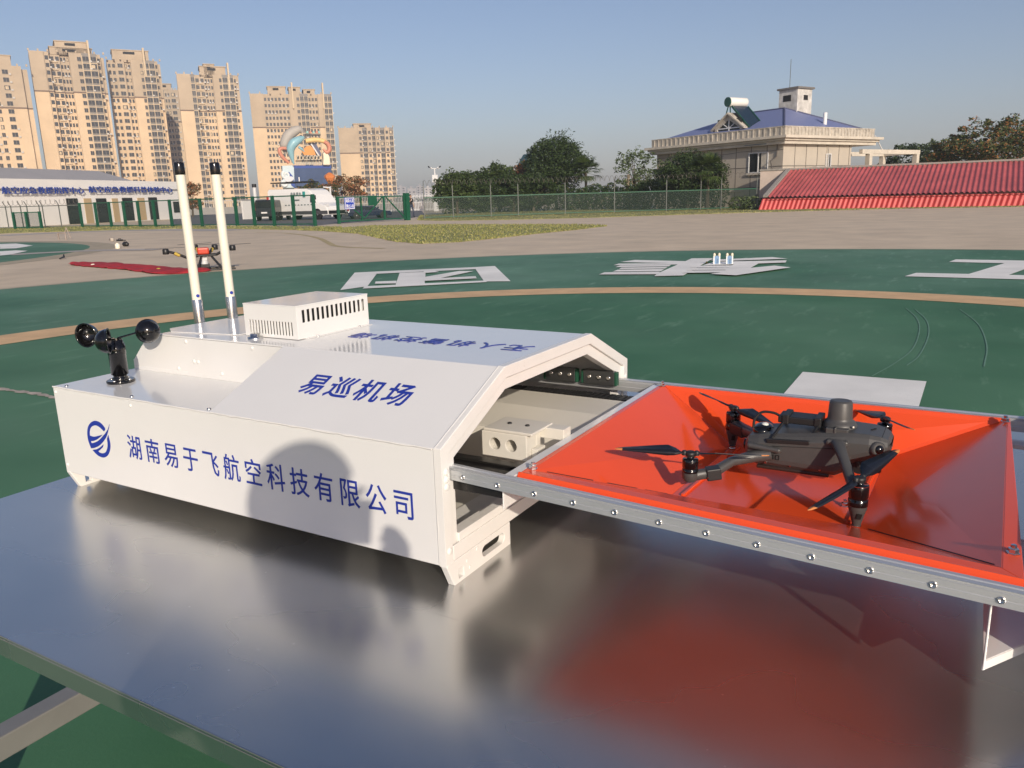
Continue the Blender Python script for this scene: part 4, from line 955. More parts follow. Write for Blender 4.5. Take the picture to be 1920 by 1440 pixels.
mb = MB(); mb.plate([[(xa+.02, zb+.02), (xb-.02, zb+.02), (xb-.02, za-.02), (xa+.02, za-.02)], [(xa+.06, zb+.06), (xb-.06, zb+.06), (xb-.06, za-.06), (xa+.06, za-.06)]], lambda p: Vector((p.x, -.122-p.z, p.y)), .004); mb.build('border', WL, NB)
for k, tx in enumerate(('闲杂人员', '禁止入内')): lettering('notice_lettering', tx, WL, NB, (lambda p, k=k: Vector((xa+bw*.12+p.x, -.122-p.z, zb+bh*(.56-.44*k)+p.y))), bw*.76, bh*.32, 1.0, .02, .006)
gp = gf(762, 413)[0]; MB().box(gp-.06, gp+.26, -.16, .16, 0, gf(762, 362)[1]).build('gate_post', FGREEN, GT)
# white picket fence behind the cars, low grey wall
pk = Facade(G(592, 402), G(862, 395)); PF = thing('picket_fence', 'long white picket fence behind the parked cars', 'fence', pk.g0, pk.rot)
u1 = pk.len; zt = pk(700, 368)[1]; PM = mat('white_fence_paint', (.62, .62, .62), .5); P = None
n = 98
for i in range(n):
    u = u1*i/(n-1)
    if P is None:
        mb = MB(); mb.box(-.03, .03, -.02, .02, .1, zt); mb.lathe([(.04, 0), (.002, .2)], 4, 0, (0, 0, zt)); P = mb.build('picket', PM, PF, loc=(u, 0, 0))
    else: copy_obj(P, PF, (u, 0, 0))
for z in (.25, zt*.55, zt-.15): MB().box(-.05, u1+.05, .0201, .05, z, z+.06).build('rail', PM, PF)
wl = Facade(G(592, 406), G(650, 403)); t = thing('boundary_wall', 'white boundary wall behind the white van', 'wall', wl.g0, wl.rot); MB().box(-7, wl.len, 3, 3.2, 0, wl(620, 372)[1]).build('wall', BW, t); MB().box(-7.05, wl.len+.05, 2.95, 3.25, wl(620, 372)[1], wl(620, 372)[1]+.1).build('coping', ROOFG, t)
wl = Facade(G(322, 405), G(480, 399)); t = thing('boundary_wall', 'low pale wall with white railing behind the panel fence', 'wall', wl.g0, wl.rot)
zz_ = wl(400, 389)[1]; MB().box(0, wl.len, 0, .25, 0, zz_).build('wall', mat('pale_grey_wall', (.40, .38, .35), .7, var=.1, vscale=.6), t)
mb = MB(); k = 0
zr = wl(400, 376)[1]; mb.box(0, wl.len, .08, .14, zr-.08, zr)
for i in range(40): u = wl.len*i/39; mb.box(u-.03, u+.03, .09, .13, zz_, zr-.0801)
mb.build('railing', PM, t)
# ================================================================== TREES AND SHRUBS
BARK = mat('tree_bark', (.10, .075, .055), .85, var=.3, vscale=6)
LM_DARK = leaf_mat('dark_leaves', (.008, .020, .007), (.058, .092, .026))
LM_MID = leaf_mat('mid_leaves', (.018, .035, .010), (.075, .11, .028))
LM_BRONZE = leaf_mat('autumn_leaves', (.022, .038, .012), (.085, .10, .03), (.32, .15, .055), .16)
LM_RUST = leaf_mat('rusty_leaves', (.05, .045, .018), (.16, .11, .04), (.36, .14, .06), .35)
LM_LIGHT = leaf_mat('pale_leaves', (.03, .05, .018), (.11, .15, .055))
LM_HEDGE = leaf_mat('hedge_leaves', (.010, .026, .010), (.055, .10, .028), (.13, .12, .05), .06)
def leaves(mb, c, rad, n, size, rr, shell=.55, m=0, droop=0.0):
    c = Vector(c)
    for _ in range(n):
        while True:
            d = Vector((rr.uniform(-1, 1), rr.uniform(-1, 1), rr.uniform(-1, 1)))
            if .05 < d.length < 1: break
        k = d.length; d = d/k*(shell+(1-shell)*k) if rr.random() < .75 else d
        p = c+Vector((d.x*rad[0], d.y*rad[1], d.z*rad[2]))
        a = Vector((rr.gauss(0, 1), rr.gauss(0, 1), rr.gauss(0, .6)-droop)).normalized()*size*rr.uniform(.6, 1.4)
        b = a.cross(Vector((rr.gauss(0, 1), rr.gauss(0, 1), rr.gauss(0, 1)))).normalized()*size*rr.uniform(.25, .5)
        mb.add([p-a*.5, p+b*.5, p+a*.5, p-b*.5], [(0, 1, 2, 3)], m)
def tree(name, label, cat, px, dist, top_py, width_px, seed, lm, clumps=26, per=170, size=.30, base_z=0.0, crown_from=.25, shape='round', group=None, trunk=.16, density=1.0, spread=.30):
    rr = random.Random(seed); b = at_dist(px, dist, 355, base_z); H = zat(px, top_py, dist)-base_z
    w = width_px/FPX*dist/math.cos(azel(px, 355)[0]-YAW)*.5
    t = thing(name, label, cat, b, rr.uniform(0, 6), group)
    cm = MB(); tk = MB(); z0 = H*crown_from; zc = (z0+H)/2; hz = (H-z0)/2; ends = []
    clumps = int(clumps*1.5); per = per*.72
    for i in range(clumps):
        while True:
            d = Vector((rr.uniform(-1, 1), rr.uniform(-1, 1), rr.uniform(-1, 1)))
            if d.length < 1: break
        if d.length > .02: d = d.normalized()*(d.length**.5)
        if shape == 'flat': wx = w*(1-.25*abs(d.z))
        elif shape == 'cone': wx = w*(.55-.45*d.z)
        else: wx = w
        r = rr.choice((.45, .7, .9, 1.25))*rr.uniform(.85, 1.15)*spread*min(w, hz)
        c = Vector((d.x*max(.1, wx-r*.7), d.y*max(.1, wx-r*.7), zc+d.z*max(.1, hz-r*.6))); ends.append(c)
        leaves(cm, c, (r*1.2, r*1.2, r*.8), int(per*density*(.4+.6*r/(spread*min(w, hz)))), size, rr)
        if rr.random() < .5: leaves(cm, c+Vector((d.x*r*1.1, d.y*r*1.1, d.z*r*.9+.1*r)), (r*.55, r*.55, r*.4), int(per*density*.16), size, rr)
    cm.build('crown', lm, t)
    hgt = z0+hz*.9; k = 6
    path = [(math.sin(i*1.3+seed)*.05*H*i/k*.5, math.cos(i*1.1+seed)*.05*H*i/k*.5, hgt*i/k) for i in range(k+1)]
    tk.tube(path, [trunk*(1-.75*i/k) for i in range(k+1)], 8)
    for c in ends[:12]:
        s = Vector(path[3 if c.z > zc else 2]); tk.tube([s, s.lerp(c, .5)+Vector((0, 0, .12*H*.3)), c], [trunk*.4, trunk*.25, trunk*.07], 5)
    tk.build('trunk', BARK, t); return t
BG = 'trees beyond the fence'
tree('broadleaf_tree', 'tall dense dark green tree rising highest behind the mesh fence', 'tree', 1043, 80, 254, 118, 11, LM_DARK, 74, 260, .26, crown_from=.20, spread=.34)
tree('broadleaf_tree', 'dark round tree in front of the blue roofed villa', 'tree', 1290, 66, 279, 128, 12, LM_DARK, 70, 230, .21, crown_from=.10, spread=.30)
tree('broadleaf_tree', 'thin pale airy tree left of the villa with sky showing through', 'tree', 1192, 74, 272, 96, 13, LM_LIGHT, 30, 70, .28, crown_from=.18, spread=.26)
tree('broadleaf_tree', 'rounded green bush tree at the left end of the hedge beside the camera mast', 'tree', 856, 74, 320, 84, 14, LM_MID, 44, 210, .26, crown_from=.02, spread=.34)
tree('broadleaf_tree', 'mid green tree with yellowish top left of the rusty tree', 'tree', 935, 78, 306, 84, 15, LM_MID, 44, 210, .28, crown_from=.08, spread=.32)
tree('broadleaf_tree', 'rust coloured tree beside the green gable roof', 'tree', 976, 84, 297, 44, 16, LM_RUST, 20, 150, .28, crown_from=.2, spread=.36)
tree('broadleaf_tree', 'dark low bushy tree under the tallest tree', 'tree', 1000, 76, 322, 100, 17, LM_DARK, 44, 220, .26, crown_from=.02, spread=.34)
tree('broadleaf_tree', 'big spreading tree with orange seed heads at the right edge', 'tree', 1872, 88, 222, 190, 18, LM_BRONZE, 80, 200, .34, crown_from=.22, spread=.26)
tree('broadleaf_tree', 'sparse airy tree between the pergola and the orange flecked tree', 'tree', 1776, 90, 258, 120, 19, LM_LIGHT, 30, 95, .32, crown_from=.3, spread=.30)
tree('broadleaf_tree', 'dark green tree behind the pergola', 'tree', 1712, 96, 262, 104, 20, LM_DARK, 36, 170, .34, crown_from=.25, spread=.30)
tree('broadleaf_tree', 'dark autumn tree directly behind the white van roof', 'tree', 598, 120, 336, 74, 21, LM_BRONZE, 28, 150, .34, crown_from=.1, spread=.32)
tree('broadleaf_tree', 'brown and green autumn tree right of the orange cone shaped sculpture', 'tree', 652, 124, 328, 92, 22, LM_RUST, 34, 150, .36, crown_from=.1, spread=.3)
tree('broadleaf_tree', 'small reddish brown tree between the two antennas and the far tower', 'tree', 356, 120, 342, 44, 23, LM_RUST, 20, 130, .34, crown_from=.15, spread=.34)
tree('broadleaf_tree', 'distant hazy green tree behind the camera mast', 'tree', 832, 150, 344, 44, 24, LM_MID, 20, 110, .5, crown_from=.1, spread=.34)
def palm(label, px, dist, top_py, seed, nf=34):
    rr = random.Random(seed); b = at_dist(px, dist); H = zat(px, top_py, dist); t = thing('fan_palm', label, 'palm', b, rr.uniform(0, 6))
    cz = H*.72; MB().tube([(0, 0, 0), (.05, 0, cz*.5), (0, .05, cz)], [.16, .13, .12], 8).build('trunk', BARK, t); mb = MB()
    for i in range(nf):
        a = rr.uniform(0, 6.28); el = rr.uniform(-.5, 1.35); ln = rr.uniform(.8, 1.15)*H*.21
        d = Vector((math.cos(a)*math.cos(el), math.sin(a)*math.cos(el), math.sin(el))); o = Vector((0, 0, cz)); p = o+d*ln
        mb.tube([o, p], .015, 3); s = d.cross(Vector((0, 0, 1))).normalized(); u = s.cross(d)
        for j in range(15):
            f = (j-7)/7*1.45; e = (d*math.cos(f)+s*math.sin(f)).normalized(); L_ = ln*.95*rr.uniform(.85, 1.1); w_ = e.cross(u).normalized()*.035
            q = p+e*L_*.6; r = p+e*L_-Vector((0, 0, L_*.28))
            mb.add([p-w_*.4, p+w_*.4, q+w_, q-w_], [(0, 1, 2, 3)]); mb.add([q-w_, q+w_, r], [(0, 1, 2)])
    mb.build('crown', LM_MID, t)
palm('fan palm right of the tallest dark tree', 1098, 78, 296, 31); palm('fan palm in front of the villa wall', 1326, 64, 290, 32)
def hedge(label, pxs, dist0, dist1, top_py, seed, lm, n=2600, size=.22):
    rr = random.Random(seed); a, b = at_dist(pxs[0], dist0), at_dist(pxs[1], dist1); t = thing('hedge', label, 'hedge', a, math.atan2(b.y-a.y, b.x-a.x)); L_ = (b-a).length
    H = zat((pxs[0]+pxs[1])/2, top_py, (dist0+dist1)/2); mb = MB(); k = int(L_/.8)
    for i in range(k):
        h = H*rr.uniform(.82, 1.1); leaves(mb, (L_*(i+.5)/k, rr.uniform(-.3, .3), h*.5), (.85, .8, h*.52), n//k, size, rr, .7)
    mb.build('foliage', lm, t); mb = MB()
    for i in range(0, k, 2): mb.tube([(L_*(i+.5)/k, 0, 0), (L_*(i+.5)/k+rr.uniform(-.2, .2), 0, H*.7)], [.05, .02], 5)
    mb.build('stems', BARK, t)['kind'] = 'stuff'
tree('broadleaf_tree', 'low leafy bush filling the gap right of the rounded bush by the mast', 'tree', 897, 76, 319, 70, 25, LM_DARK, 40, 210, .24, crown_from=.02, spread=.34)
tree('broadleaf_tree', 'low dark bush in front of the rusty tree', 'tree', 962, 75, 321, 60, 26, LM_DARK, 36, 210, .24, crown_from=.02, spread=.34)
hedge('bright green clipped hedge low behind the mesh fence', (1060, 1212), 78, 72, 346, 41, LM_HEDGE, 11000)
hedge('dark untidy hedge left behind the mesh fence', (826, 1056), 74, 79, 322, 42, LM_HEDGE, 15000)
hedge('dense dark shrubs at the foot of the villa wall', (1200, 1352), 70, 65, 326, 43, LM_DARK, 9000)
hedge('thin scrubby shrubs at the end of the red roofed building', (1376, 1424), 61, 60.4, 366, 44, LM_LIGHT, 700)
# a far-off wood that closes the horizon
rr = random.Random(51); mb = MB()
for i in range(150):
    a = YAW+R_(-40+80*i/149)+rr.uniform(-.005, .005); D = rr.uniform(560, 760); h = rr.uniform(3.0, 6.5)
    leaves(mb, (CAM.x+D*math.sin(a), CAM.y+D*math.cos(a), h*.55), (rr.uniform(7, 12), 4, h*.6), 46, 2.4, rr, .6)
tag(mb.build('treeline', LM_MID), 'hazy line of far trees along the horizon', None, None, 'stuff')
FARW = mat('far_pale_wall', (.42, .40, .38), .8); FARB = mat('far_grey_wall', (.30, .29, .29), .8)  # pale and darker grey walls, one tone per distant block
rr = random.Random(52)
def far_block(px, D, wpx, py, label, m):
    b = at_dist(px, D); W = wpx/FPX*D*1.1; H = zat(px, py, D); t = thing('distant_block', label, 'building', b, -azel(px, 355)[0], 'distant city blocks on the horizon')
    mb = MB(); mb.box(-W/2, W/2, 0, 12, 0, H); mb.box(-W*.2, W*.1, 3, 8, H, H+2.5); mb.build('wall', m, t); mb = MB()
    for f in range(int(H/3.2)):
        for j in range(max(2, int(W/5))): mb.box(-W/2+(j+.3)*W/max(2, int(W/5)), -W/2+(j+.7)*W/max(2, int(W/5)), -.1, .05, f*3.2+1, f*3.2+2.4)
    mb.build('windows', GLASSM, t)['kind'] = 'stuff'
for px, wpx, py, lab in ((752, 16, 350, 'pale distant block beside the shorter tan tower'), (772, 14, 353, 'low grey distant block left of the group on the horizon'), (788, 12, 349, 'tallest distant block in the group left of the camera mast'), (803, 12, 352, 'distant block just left of the camera mast'), (842, 16, 351, 'distant block just right of the camera mast')):
    far_block(px, rr.uniform(1000, 1150), wpx, py, lab, FARW if px % 2 else FARB)

# ================================================================== VILLA WITH BLUE ROOF
def P2(az, dist): return Vector((CAM.x+dist*math.sin(az), CAM.y+dist*math.cos(az), 0))
HC = P2(azel(1468, 300)[0], 66.5); HX = Vector((.45, .893, 0)).normalized(); HY = Vector((-HX.y, HX.x, 0))
VL = thing('villa', 'two tone villa with bright blue hipped roof and weathered parapet', 'house', HC, math.atan2(HX.y, HX.x))
FL = Facade(HC, HC+HY*20); FRt = Facade(HC, HC+HX*20)     # left wall: u along HY; right wall: u along HX
WALLM = mat('beige_wall_tiles', (.46, .41, .34), .7, var=.07, vscale=.7); CORN = mat('pale_cornice', (.55, .50, .42), .7, var=.15, vscale=1.5)
WEATH = mat('weathered_parapet', (.44, .40, .34), .8, var=.3, vscale=2.2, col2=(.58, .53, .45)); BROOF = mat('blue_roof_tiles', (.165, .195, .36), .5, var=.10, vscale=9)
JOINT = mat('tile_joint', (.13, .115, .10), .8)
Ly = FL(1232, 290)[0]; Lx = FRt(1625, 290)[0]; zW = FRt(1472, 270)[1]; zC = zW+.62; zP = zC+.62
mb = MB(); mb.box(0, Lx*.80, 0, Ly, 0, zW); mb.box(Lx*.80, Lx, 2.2, Ly, 0, zW)
W0 = mb.build('wall', WALLM, VL)
mb = MB()
for k in range(1, 9): u = Ly*k/9; mb.box(-.012, 0, u-.03, u+.03, 0, zW)
for k in range(1, 7): u = Lx*.8*k/6.2; mb.box(u-.03, u+.03, -.012, 0, 0, zW)
for z in (zW*.33, zW*.66): mb.box(-.0125, -.0005, 0, Ly, z-.03, z+.03); mb.box(0, Lx*.8, -.0125, -.0005, z-.03, z+.03)
mb.build('tile_joints', JOINT, W0)['kind'] = 'stuff'
mb = MB(); mb.box(-.45, Lx+.5, -.45, Ly+.4, zW, zW+.25); mb.box(-.62, Lx+.7, -.62, Ly+.6, zW+.25, zW+.42); mb.box(-.85, Lx+.95, -.85, Ly+.8, zW+.42, zC)
mb.build('cornice', CORN, VL)
mb = MB(); q = .35
mb.box(-q, Lx+q, -q, -q+.12, zC, zP); mb.box(-q, -q+.12, -q+.1201, Ly+q, zC, zP); mb.box(-q-.04, Lx+q, -q-.04, -q+.16, zP, zP+.08); mb.box(-q-.04, -q+.16, -q+.1601, Ly+q, zP, zP+.08)
n = 26
for k in range(n+1): mb.box(-q-.05, -q-.0005, Ly*k/n-.06, Ly*k/n+.06, zC, zP); mb.box(Lx*k/n-.06, Lx*k/n+.06, -q-.05, -q-.0005, zC, zP)
mb.build('parapet', WEATH, VL)
ax_, ay_ = 6.0, 4.9; za = 1.348+72.5*math.tan(azel(1478, 199)[1]); yb = max(ay_+2, Ly-5.0); e0 = .1
mb = MB(); A, B = (ax_, ay_, za), (ax_, yb, za); c = [(e0, e0, zP-.02), (Lx-.1, e0, zP-.02), (Lx-.1, Ly-.1, zP-.02), (e0, Ly-.1, zP-.02)]
mb.add([*c, A, B], [(0, 1, 4), (1, 2, 5, 4), (2, 3, 5), (3, 0, 4, 5), (3, 2, 1, 0)])
RFo = mb.build('roof', BROOF, VL)
mb = MB(); mb.tube([c[0], A], .09, 6); mb.tube([c[1], A], .09, 6); mb.tube([A, B], .09, 6); mb.build('ridge_cap', mat('dark_ridge', (.06, .07, .14), .6), RFo)
# chimney block
cx, cy = ax_+1.5, ay_+.2
mb = MB(); mb.box(cx-.9, cx+1.0, cy-1.0, cy+.9, zC+1.0, za+1.55)
CH = mb.build('chimney', mat('stained_white_render', (.55, .53, .49), .8, var=.35, vscale=1.8, col2=(.66, .64, .6)), RFo)
mb = MB(); mb.box(cx-1.05, cx+1.15, cy-1.15, cy+1.05, za+1.55, za+1.70); mb.build('chimney_cap', mat('dark_slab', (.16, .15, .14), .8), VL)
mb = MB(); mb.box(cx-.92, cx-.90, cy-.35, cy+.45, za+.6, za+1.1); mb.build('vent_opening', HOLE, VL)
mb = MB(); mb.box(cx-.1, cx+.45, cy-1.02, cy-1.0, za+.65, za+1.05); mb.build('vent_opening', HOLE, VL)
MB().tube([(cx-.7, cy, za+1.7), (cx-.7, cy, za+4.0)], .025, 5).build('lightning_rod', GPOST, VL)
MB().tube([(Lx*.62, 1.3, zC+.6), (Lx*.62, 1.3, zC+2.0)], .16, 10).build('vent_pipe', mat('white_pipe', (.75, .75, .74), .5), VL)
# dormer and solar heater on the left slope
yd = FL(1363, 240)[0]*1.02+.55; zd = zC+.45
mb = MB(); wd = 1.5; hd_ = 1.75
mb.plate([[(yd-wd, zd), (yd+wd, zd), (yd+wd, zd+.7), (yd, zd+hd_), (yd-wd, zd+.7)], [(yd-wd+.3, zd+.15), (yd+wd-.3, zd+.15), (yd+wd-.3, zd+.62), (yd, zd+hd_-.42), (yd-wd+.3, zd+.62)]], lambda p: Vector((.9-p.z*-1, p.x, p.y)), 2.4)
DM = mb.build('dormer', WEATH, VL)
mb = MB(); mb.box(1.0, 1.03, yd-wd+.2, yd+wd-.2, zd+.1, zd+1.4); mb.build('glazing', DKG, DM)
mb = MB(); mb.box(.93, .99, yd-.05, yd+.05, zd+.15, zd+1.3); mb.box(.93, .99, yd-wd+.3, yd-.0501, zd+.60, zd+.68); mb.box(.93, .99, yd+.0501, yd+wd-.3, zd+.60, zd+.68)
for s in (-1, 1): mb.bar((.95, yd+s*.06, zd+.66), (.95, yd+s*.62, zd+1.0), .06, .06)
mb.build('frame', PM, DM)
mb = MB()
for s in (-1, 1): mb.bar((1.9, yd, zd+hd_+.08), (1.9, yd+s*(wd+.3), zd+.62), 2.7, .14, up=(1, 0, 0)) if False else mb.add([(.7, yd, zd+hd_+.14), (.7, yd+s*(wd+.3), zd+.62), (3.6, yd+s*(wd+.3), zd+.62), (3.6, yd, zd+hd_+.14), (.7, yd, zd+hd_), (.7, yd+s*(wd+.3), zd+.50), (3.6, yd+s*(wd+.3), zd+.50), (3.6, yd, zd+hd_)], [(0, 1, 2, 3), (7, 6, 5, 4), (0, 4, 5, 1), (1, 5, 6, 2), (2, 6, 7, 3)])
mb.build('dormer_roof', WEATH, DM)
SG = mat('solar_green_steel', (.01, .07, .05), .4); SH = thing('solar_water_heater', 'green framed solar water heater with white tank above the dormer', 'solar heater', HC, math.atan2(HX.y, HX.x))
ys = yd+.25; zs = zd+2.75
mb = MB(); mb.lathe([(.36, 0), (.38, .03), (.38, 1.9), (.36, 1.93)], 22, 0, (1.0, ys, zs), (1, -.12, 0)); TKo = mb.build('tank', mat('cream_tank', (.78, .76, .70), .35), SH)
MB().lathe([(.385, -.05), (.39, 0), (.385, .06)], 22, 0, (1.0, ys, zs), (1, -.12, 0)).build('end_cap', SG, TKo)
mb = MB(); P_ = [(1.2, ys-.3, zs-.35), (2.9, ys-.5, zs-.35), (2.9, ys-3.0, zs-2.75), (1.2, ys-2.8, zs-2.75)]; sh(mb, P_, .12); COLL = mb.build('collector', mat('dark_collector', (.015, .03, .05), .25), SH)
mb = MB(); mb.bar(P_[0], P_[3], .08, .12); mb.bar(P_[1], P_[2], .08, .12); mb.bar(P_[3], P_[2], .12, .14)
for x in (1.2, 2.9): mb.bar((x, ys+.1, zs-.3), (x, ys+.75, zs-2.3), .07, .07); mb.bar((x, ys-.1, zs-.3), (x, ys-.2, zs-1.9), .07, .07)
mb.build('stand', SG, SH)
mb = MB()
for k in range(3): mb.lathe([(.2, zC+.3), (.2, zs-2.7)], 10, 0, (1.3+k*.6, ys-2.75, 0))
mb.build('support', WEATH, SH)
# windows
def fl_win(u0, u1, z0, z1, left, name='window'):
    f, g = min(u0, u1), max(u0, u1); mb = MB()
    if left: mb.box(-.02, .0, f, g, z0, z1)
    else: mb.box(f, g, -.02, .0, z0, z1)
    o = mb.build(name, DKG, VL); mb = MB(); t = .07
    def bx(a, b, c, d):
        if left: mb.box(-.09, -.0201, a, b, c, d)
        else: mb.box(a, b, -.09, -.0201, c, d)
    bx(f, f+t, z0, z1); bx(g-t, g, z0, z1); bx(f+t+.0001, g-t-.0001, z0, z0+t); bx(f+t+.0001, g-t-.0001, z1-t, z1); m_ = (f+g)/2
    bx(m_-t/2, m_+t/2, z0+t+.0001, z1-t-.0001); mb.build('frame', PM, o); return o
(ua, za_), (ub, zb_) = FL(1405, 287), FL(1440, 323); o = fl_win(ua, ub, zb_, za_, True)
mb = MB(); mb.box(-.06, -.025, min(ua, ub)+.1, min(ua, ub)+abs(ua-ub)*.35, zb_+.1, za_-.1); mb.build('curtain', CORN, o)
mb = MB(); mb.box(-.16, -.0005, min(ua, ub)-.15, max(ua, ub)+.15, zb_-.16, zb_-.001); mb.build('sill', CORN, o)
mb = MB(); mb.box(-.5, -.0005, min(ua, ub)-.1, max(ua, ub)+.1, za_+.55, za_+.60); mb.build('awning', mat('grey_awning', (.10, .13, .14), .4), VL)
(ua, za_), (ub, zb_) = FRt(1548, 288), FRt(1556, 314); fl_win(ua, ub, zb_, za_, False)
(ua, za_), (ub, zb_) = FRt(1574, 291), FRt(1585, 312)
mb = MB(); mb.box(Lx*.80+.3, Lx*.80+1.3, 2.14, 2.2, 0, 2.6); mb.build('door', DKG, VL)
MB().tube([(-.05, .55, zW), (-.08, .55, zW-.9), (-.35, .9, zW-1.2), (-.08, .75, zW-2.3)], .045, 6).build('downpipe', mat('dark_pipe', (.10, .09, .08), .6), VL)
MB().tube([(Lx*.5, -.05, zW), (Lx*.5, -.07, .3)], .045, 6).build('downpipe', CORN, VL)
mb = MB(); mb.box(Lx*.34, Lx*.34+.85, -.36, -.03, zW*.52, zW*.52+.6); mb.lathe([(.22, 0), (.22, .02)], 16, 1, (Lx*.34+.38, -.362, zW*.52+.3), (0, -1, 0)); mb.build('wall_unit', [FARW_, HOLE], VL)
mb = MB(); mb.tube([(-.02, Ly*k/10, zW*.92-.06*math.sin(k*1.9)) for k in range(11)], .018, 4); mb.build('cable', mat('dark_pipe', (.10, .09, .08), .6), VL)
mb = MB(); mb.box(-.10, 0, FL(1392, 360)[0], FL(1352, 360)[0], FL(1370, 357)[1]-.12, FL(1370, 357)[1]); mb.build('ledge', CORN, VL)
# pergola to the right
PG = thing('pergola', 'concrete pergola frame joined to the right end of the villa', 'pergola', HC+HX*(Lx-1.5), math.atan2(HX.y, HX.x)); zq = zW-.7
mb = MB(); mb.box(0, 8.4, -.6, -.3, zq, zq+.35); mb.box(0, 8.4, 2.6, 2.9, zq, zq+.35); mb.box(8.0, 8.3999, -.2999, 2.5999, zq+.02, zq+.33)
for x in (1.0, 7.9): mb.box(x, x+.4, -.62, -.22, 0, zq); mb.box(x, x+.4, 2.55, 2.95, 0, zq)
mb.build('frame', CORN, PG)
MB().tube([(Lx*0+3.2, -.3, zq+.35), (2.0, -.3, zq+1.5)], .05, 6).build('brace', PM, PG)
# green gabled kiosk and pale gate pillar far left of the villa
KS = thing('green_gable_kiosk', 'dark green gabled roof showing behind the rusty tree', 'kiosk', at_dist(992, 92), -azel(992, 300)[0]+.3)
zk = zat(992, 288, 92); mb = MB(); mb.add([(-.9, -1.5, zk-1.4), (.9, -1.5, zk-1.4), (0, -1.5, zk), (-.9, 2, zk-1.4), (.9, 2, zk-1.4), (0, 2, zk)], [(0, 1, 2), (5, 4, 3), (0, 2, 5, 3), (1, 4, 5, 2), (0, 3, 4, 1)]); mb.build('roof', SG, KS)
MB().box(-.75, .75, -1.3, 1.8, 0, zk-1.4).build('wall', mat('kiosk_wall', (.03, .06, .06), .6), KS)
BP = thing('balustrade', 'sandy stone balustrade with a ball topped pillar behind the hedge', 'balustrade', at_dist(1178, 77), -azel(1178, 340)[0]); zb0 = zat(1178, 336, 77)
SANDS = mat('sandstone', (.42, .34, .24), .8, var=.1); mb = MB(); mb.box(-.22, .22, -.22, .22, 0, zb0); mb.lathe([(.16, 0), (.12, .1), (.2, .22), (.14, .4), (.01, .46)], 12, 0, (0, 0, zb0)); mb.build('pillar', SANDS, BP)
mb = MB(); mb.box(.23, 1.9, -.12, .12, zb0-.3, zb0-.12); mb.box(.23, 1.9, -.12, .12, zb0-1.3, zb0-1.15)
for k in range(6): mb.lathe([(.05, 0), (.09, .25), (.05, .5), (.07, .84)], 8, 0, (.4+k*.28, 0, zb0-1.149))
mb.build('railing', SANDS, BP)
# ================================================================== RED CORRUGATED BUILDING
ra, rb = G(1424, 394), G(1990, 385); RBf = Facade(ra, rb); RB = thing('red_roofed_shed', 'long low building with red corrugated roof and red skirt', 'shed', RBf.g0, RBf.rot)
REDR = mat('red_roof_sheet', (.42, .085, .085), .55, var=.22, vscale=.7); REDS = mat('red_skirt_sheet', (.50, .055, .05), .5, var=.18, vscale=1.5)
zs_ = RBf(1700, 362)[1]; Lr = RBf.len+2; run = 6.6; zr_ = zat(1490, 319, 66.5)
def corr(mb, L_, n, fa, fb, amp):
    vs = []
    for i in range(n+1):
        u = L_*i/n; s = amp*math.sin(i*math.pi/3); a, b = fa(u), fb(u); vs += [(a[0], a[1], a[2]+s), (b[0], b[1], b[2]+s)]
    mb.add(vs, [(2*i, 2*i+2, 2*i+3, 2*i+1) for i in range(n)], 0, True); return mb
nn = int(Lr/.30)*6
corr(MB(), Lr, nn, lambda u: (u+.55, -.25, zs_-.04), lambda u: (u+.55, run, zr_), .045).build('roof', REDR, RB)
vs = []
mb = MB()
for i in range(nn+1):
    u = Lr*i/nn; s = .045*math.sin(i*math.pi/3); vs += [(u, -.35-s, 0), (u+.18, .0-s, zs_-.10)]
mb.add(vs, [(2*i, 2*i+2, 2*i+3, 2*i+1) for i in range(nn)], 0, True); mb.build('skirt', REDS, RB)
GW = mat('pale_rendered_gable', (.58, .48, .41), .8, var=.1, vscale=1); DKR = mat('grey_coping', (.30, .28, .25), .8, var=.15)
mb = MB(); mb.box(.3, .55, .2, run, 0, zs_); mb.box(-1.7, Lr, run+.05, run+.3, 0, zr_+.02); mb.box(.6, Lr, .1, run, 0, .3)
mb.build('wall', GW, RB)
mb = MB(); mb.box(-1.75, Lr, run-.02, run+.38, zr_+.02, zr_+.14); mb.bar((.42, -.3, zs_+.02), (.42, run, zr_+.06), .30, .12); mb.build('coping', DKR, RB)
mb = MB(); mb.box(.6, Lr, -.27, -.262, zs_-.17, zs_-.11); mb.build('eaves_gutter', mat('dark_red_gutter', (.05, .01, .01), .7), RB)

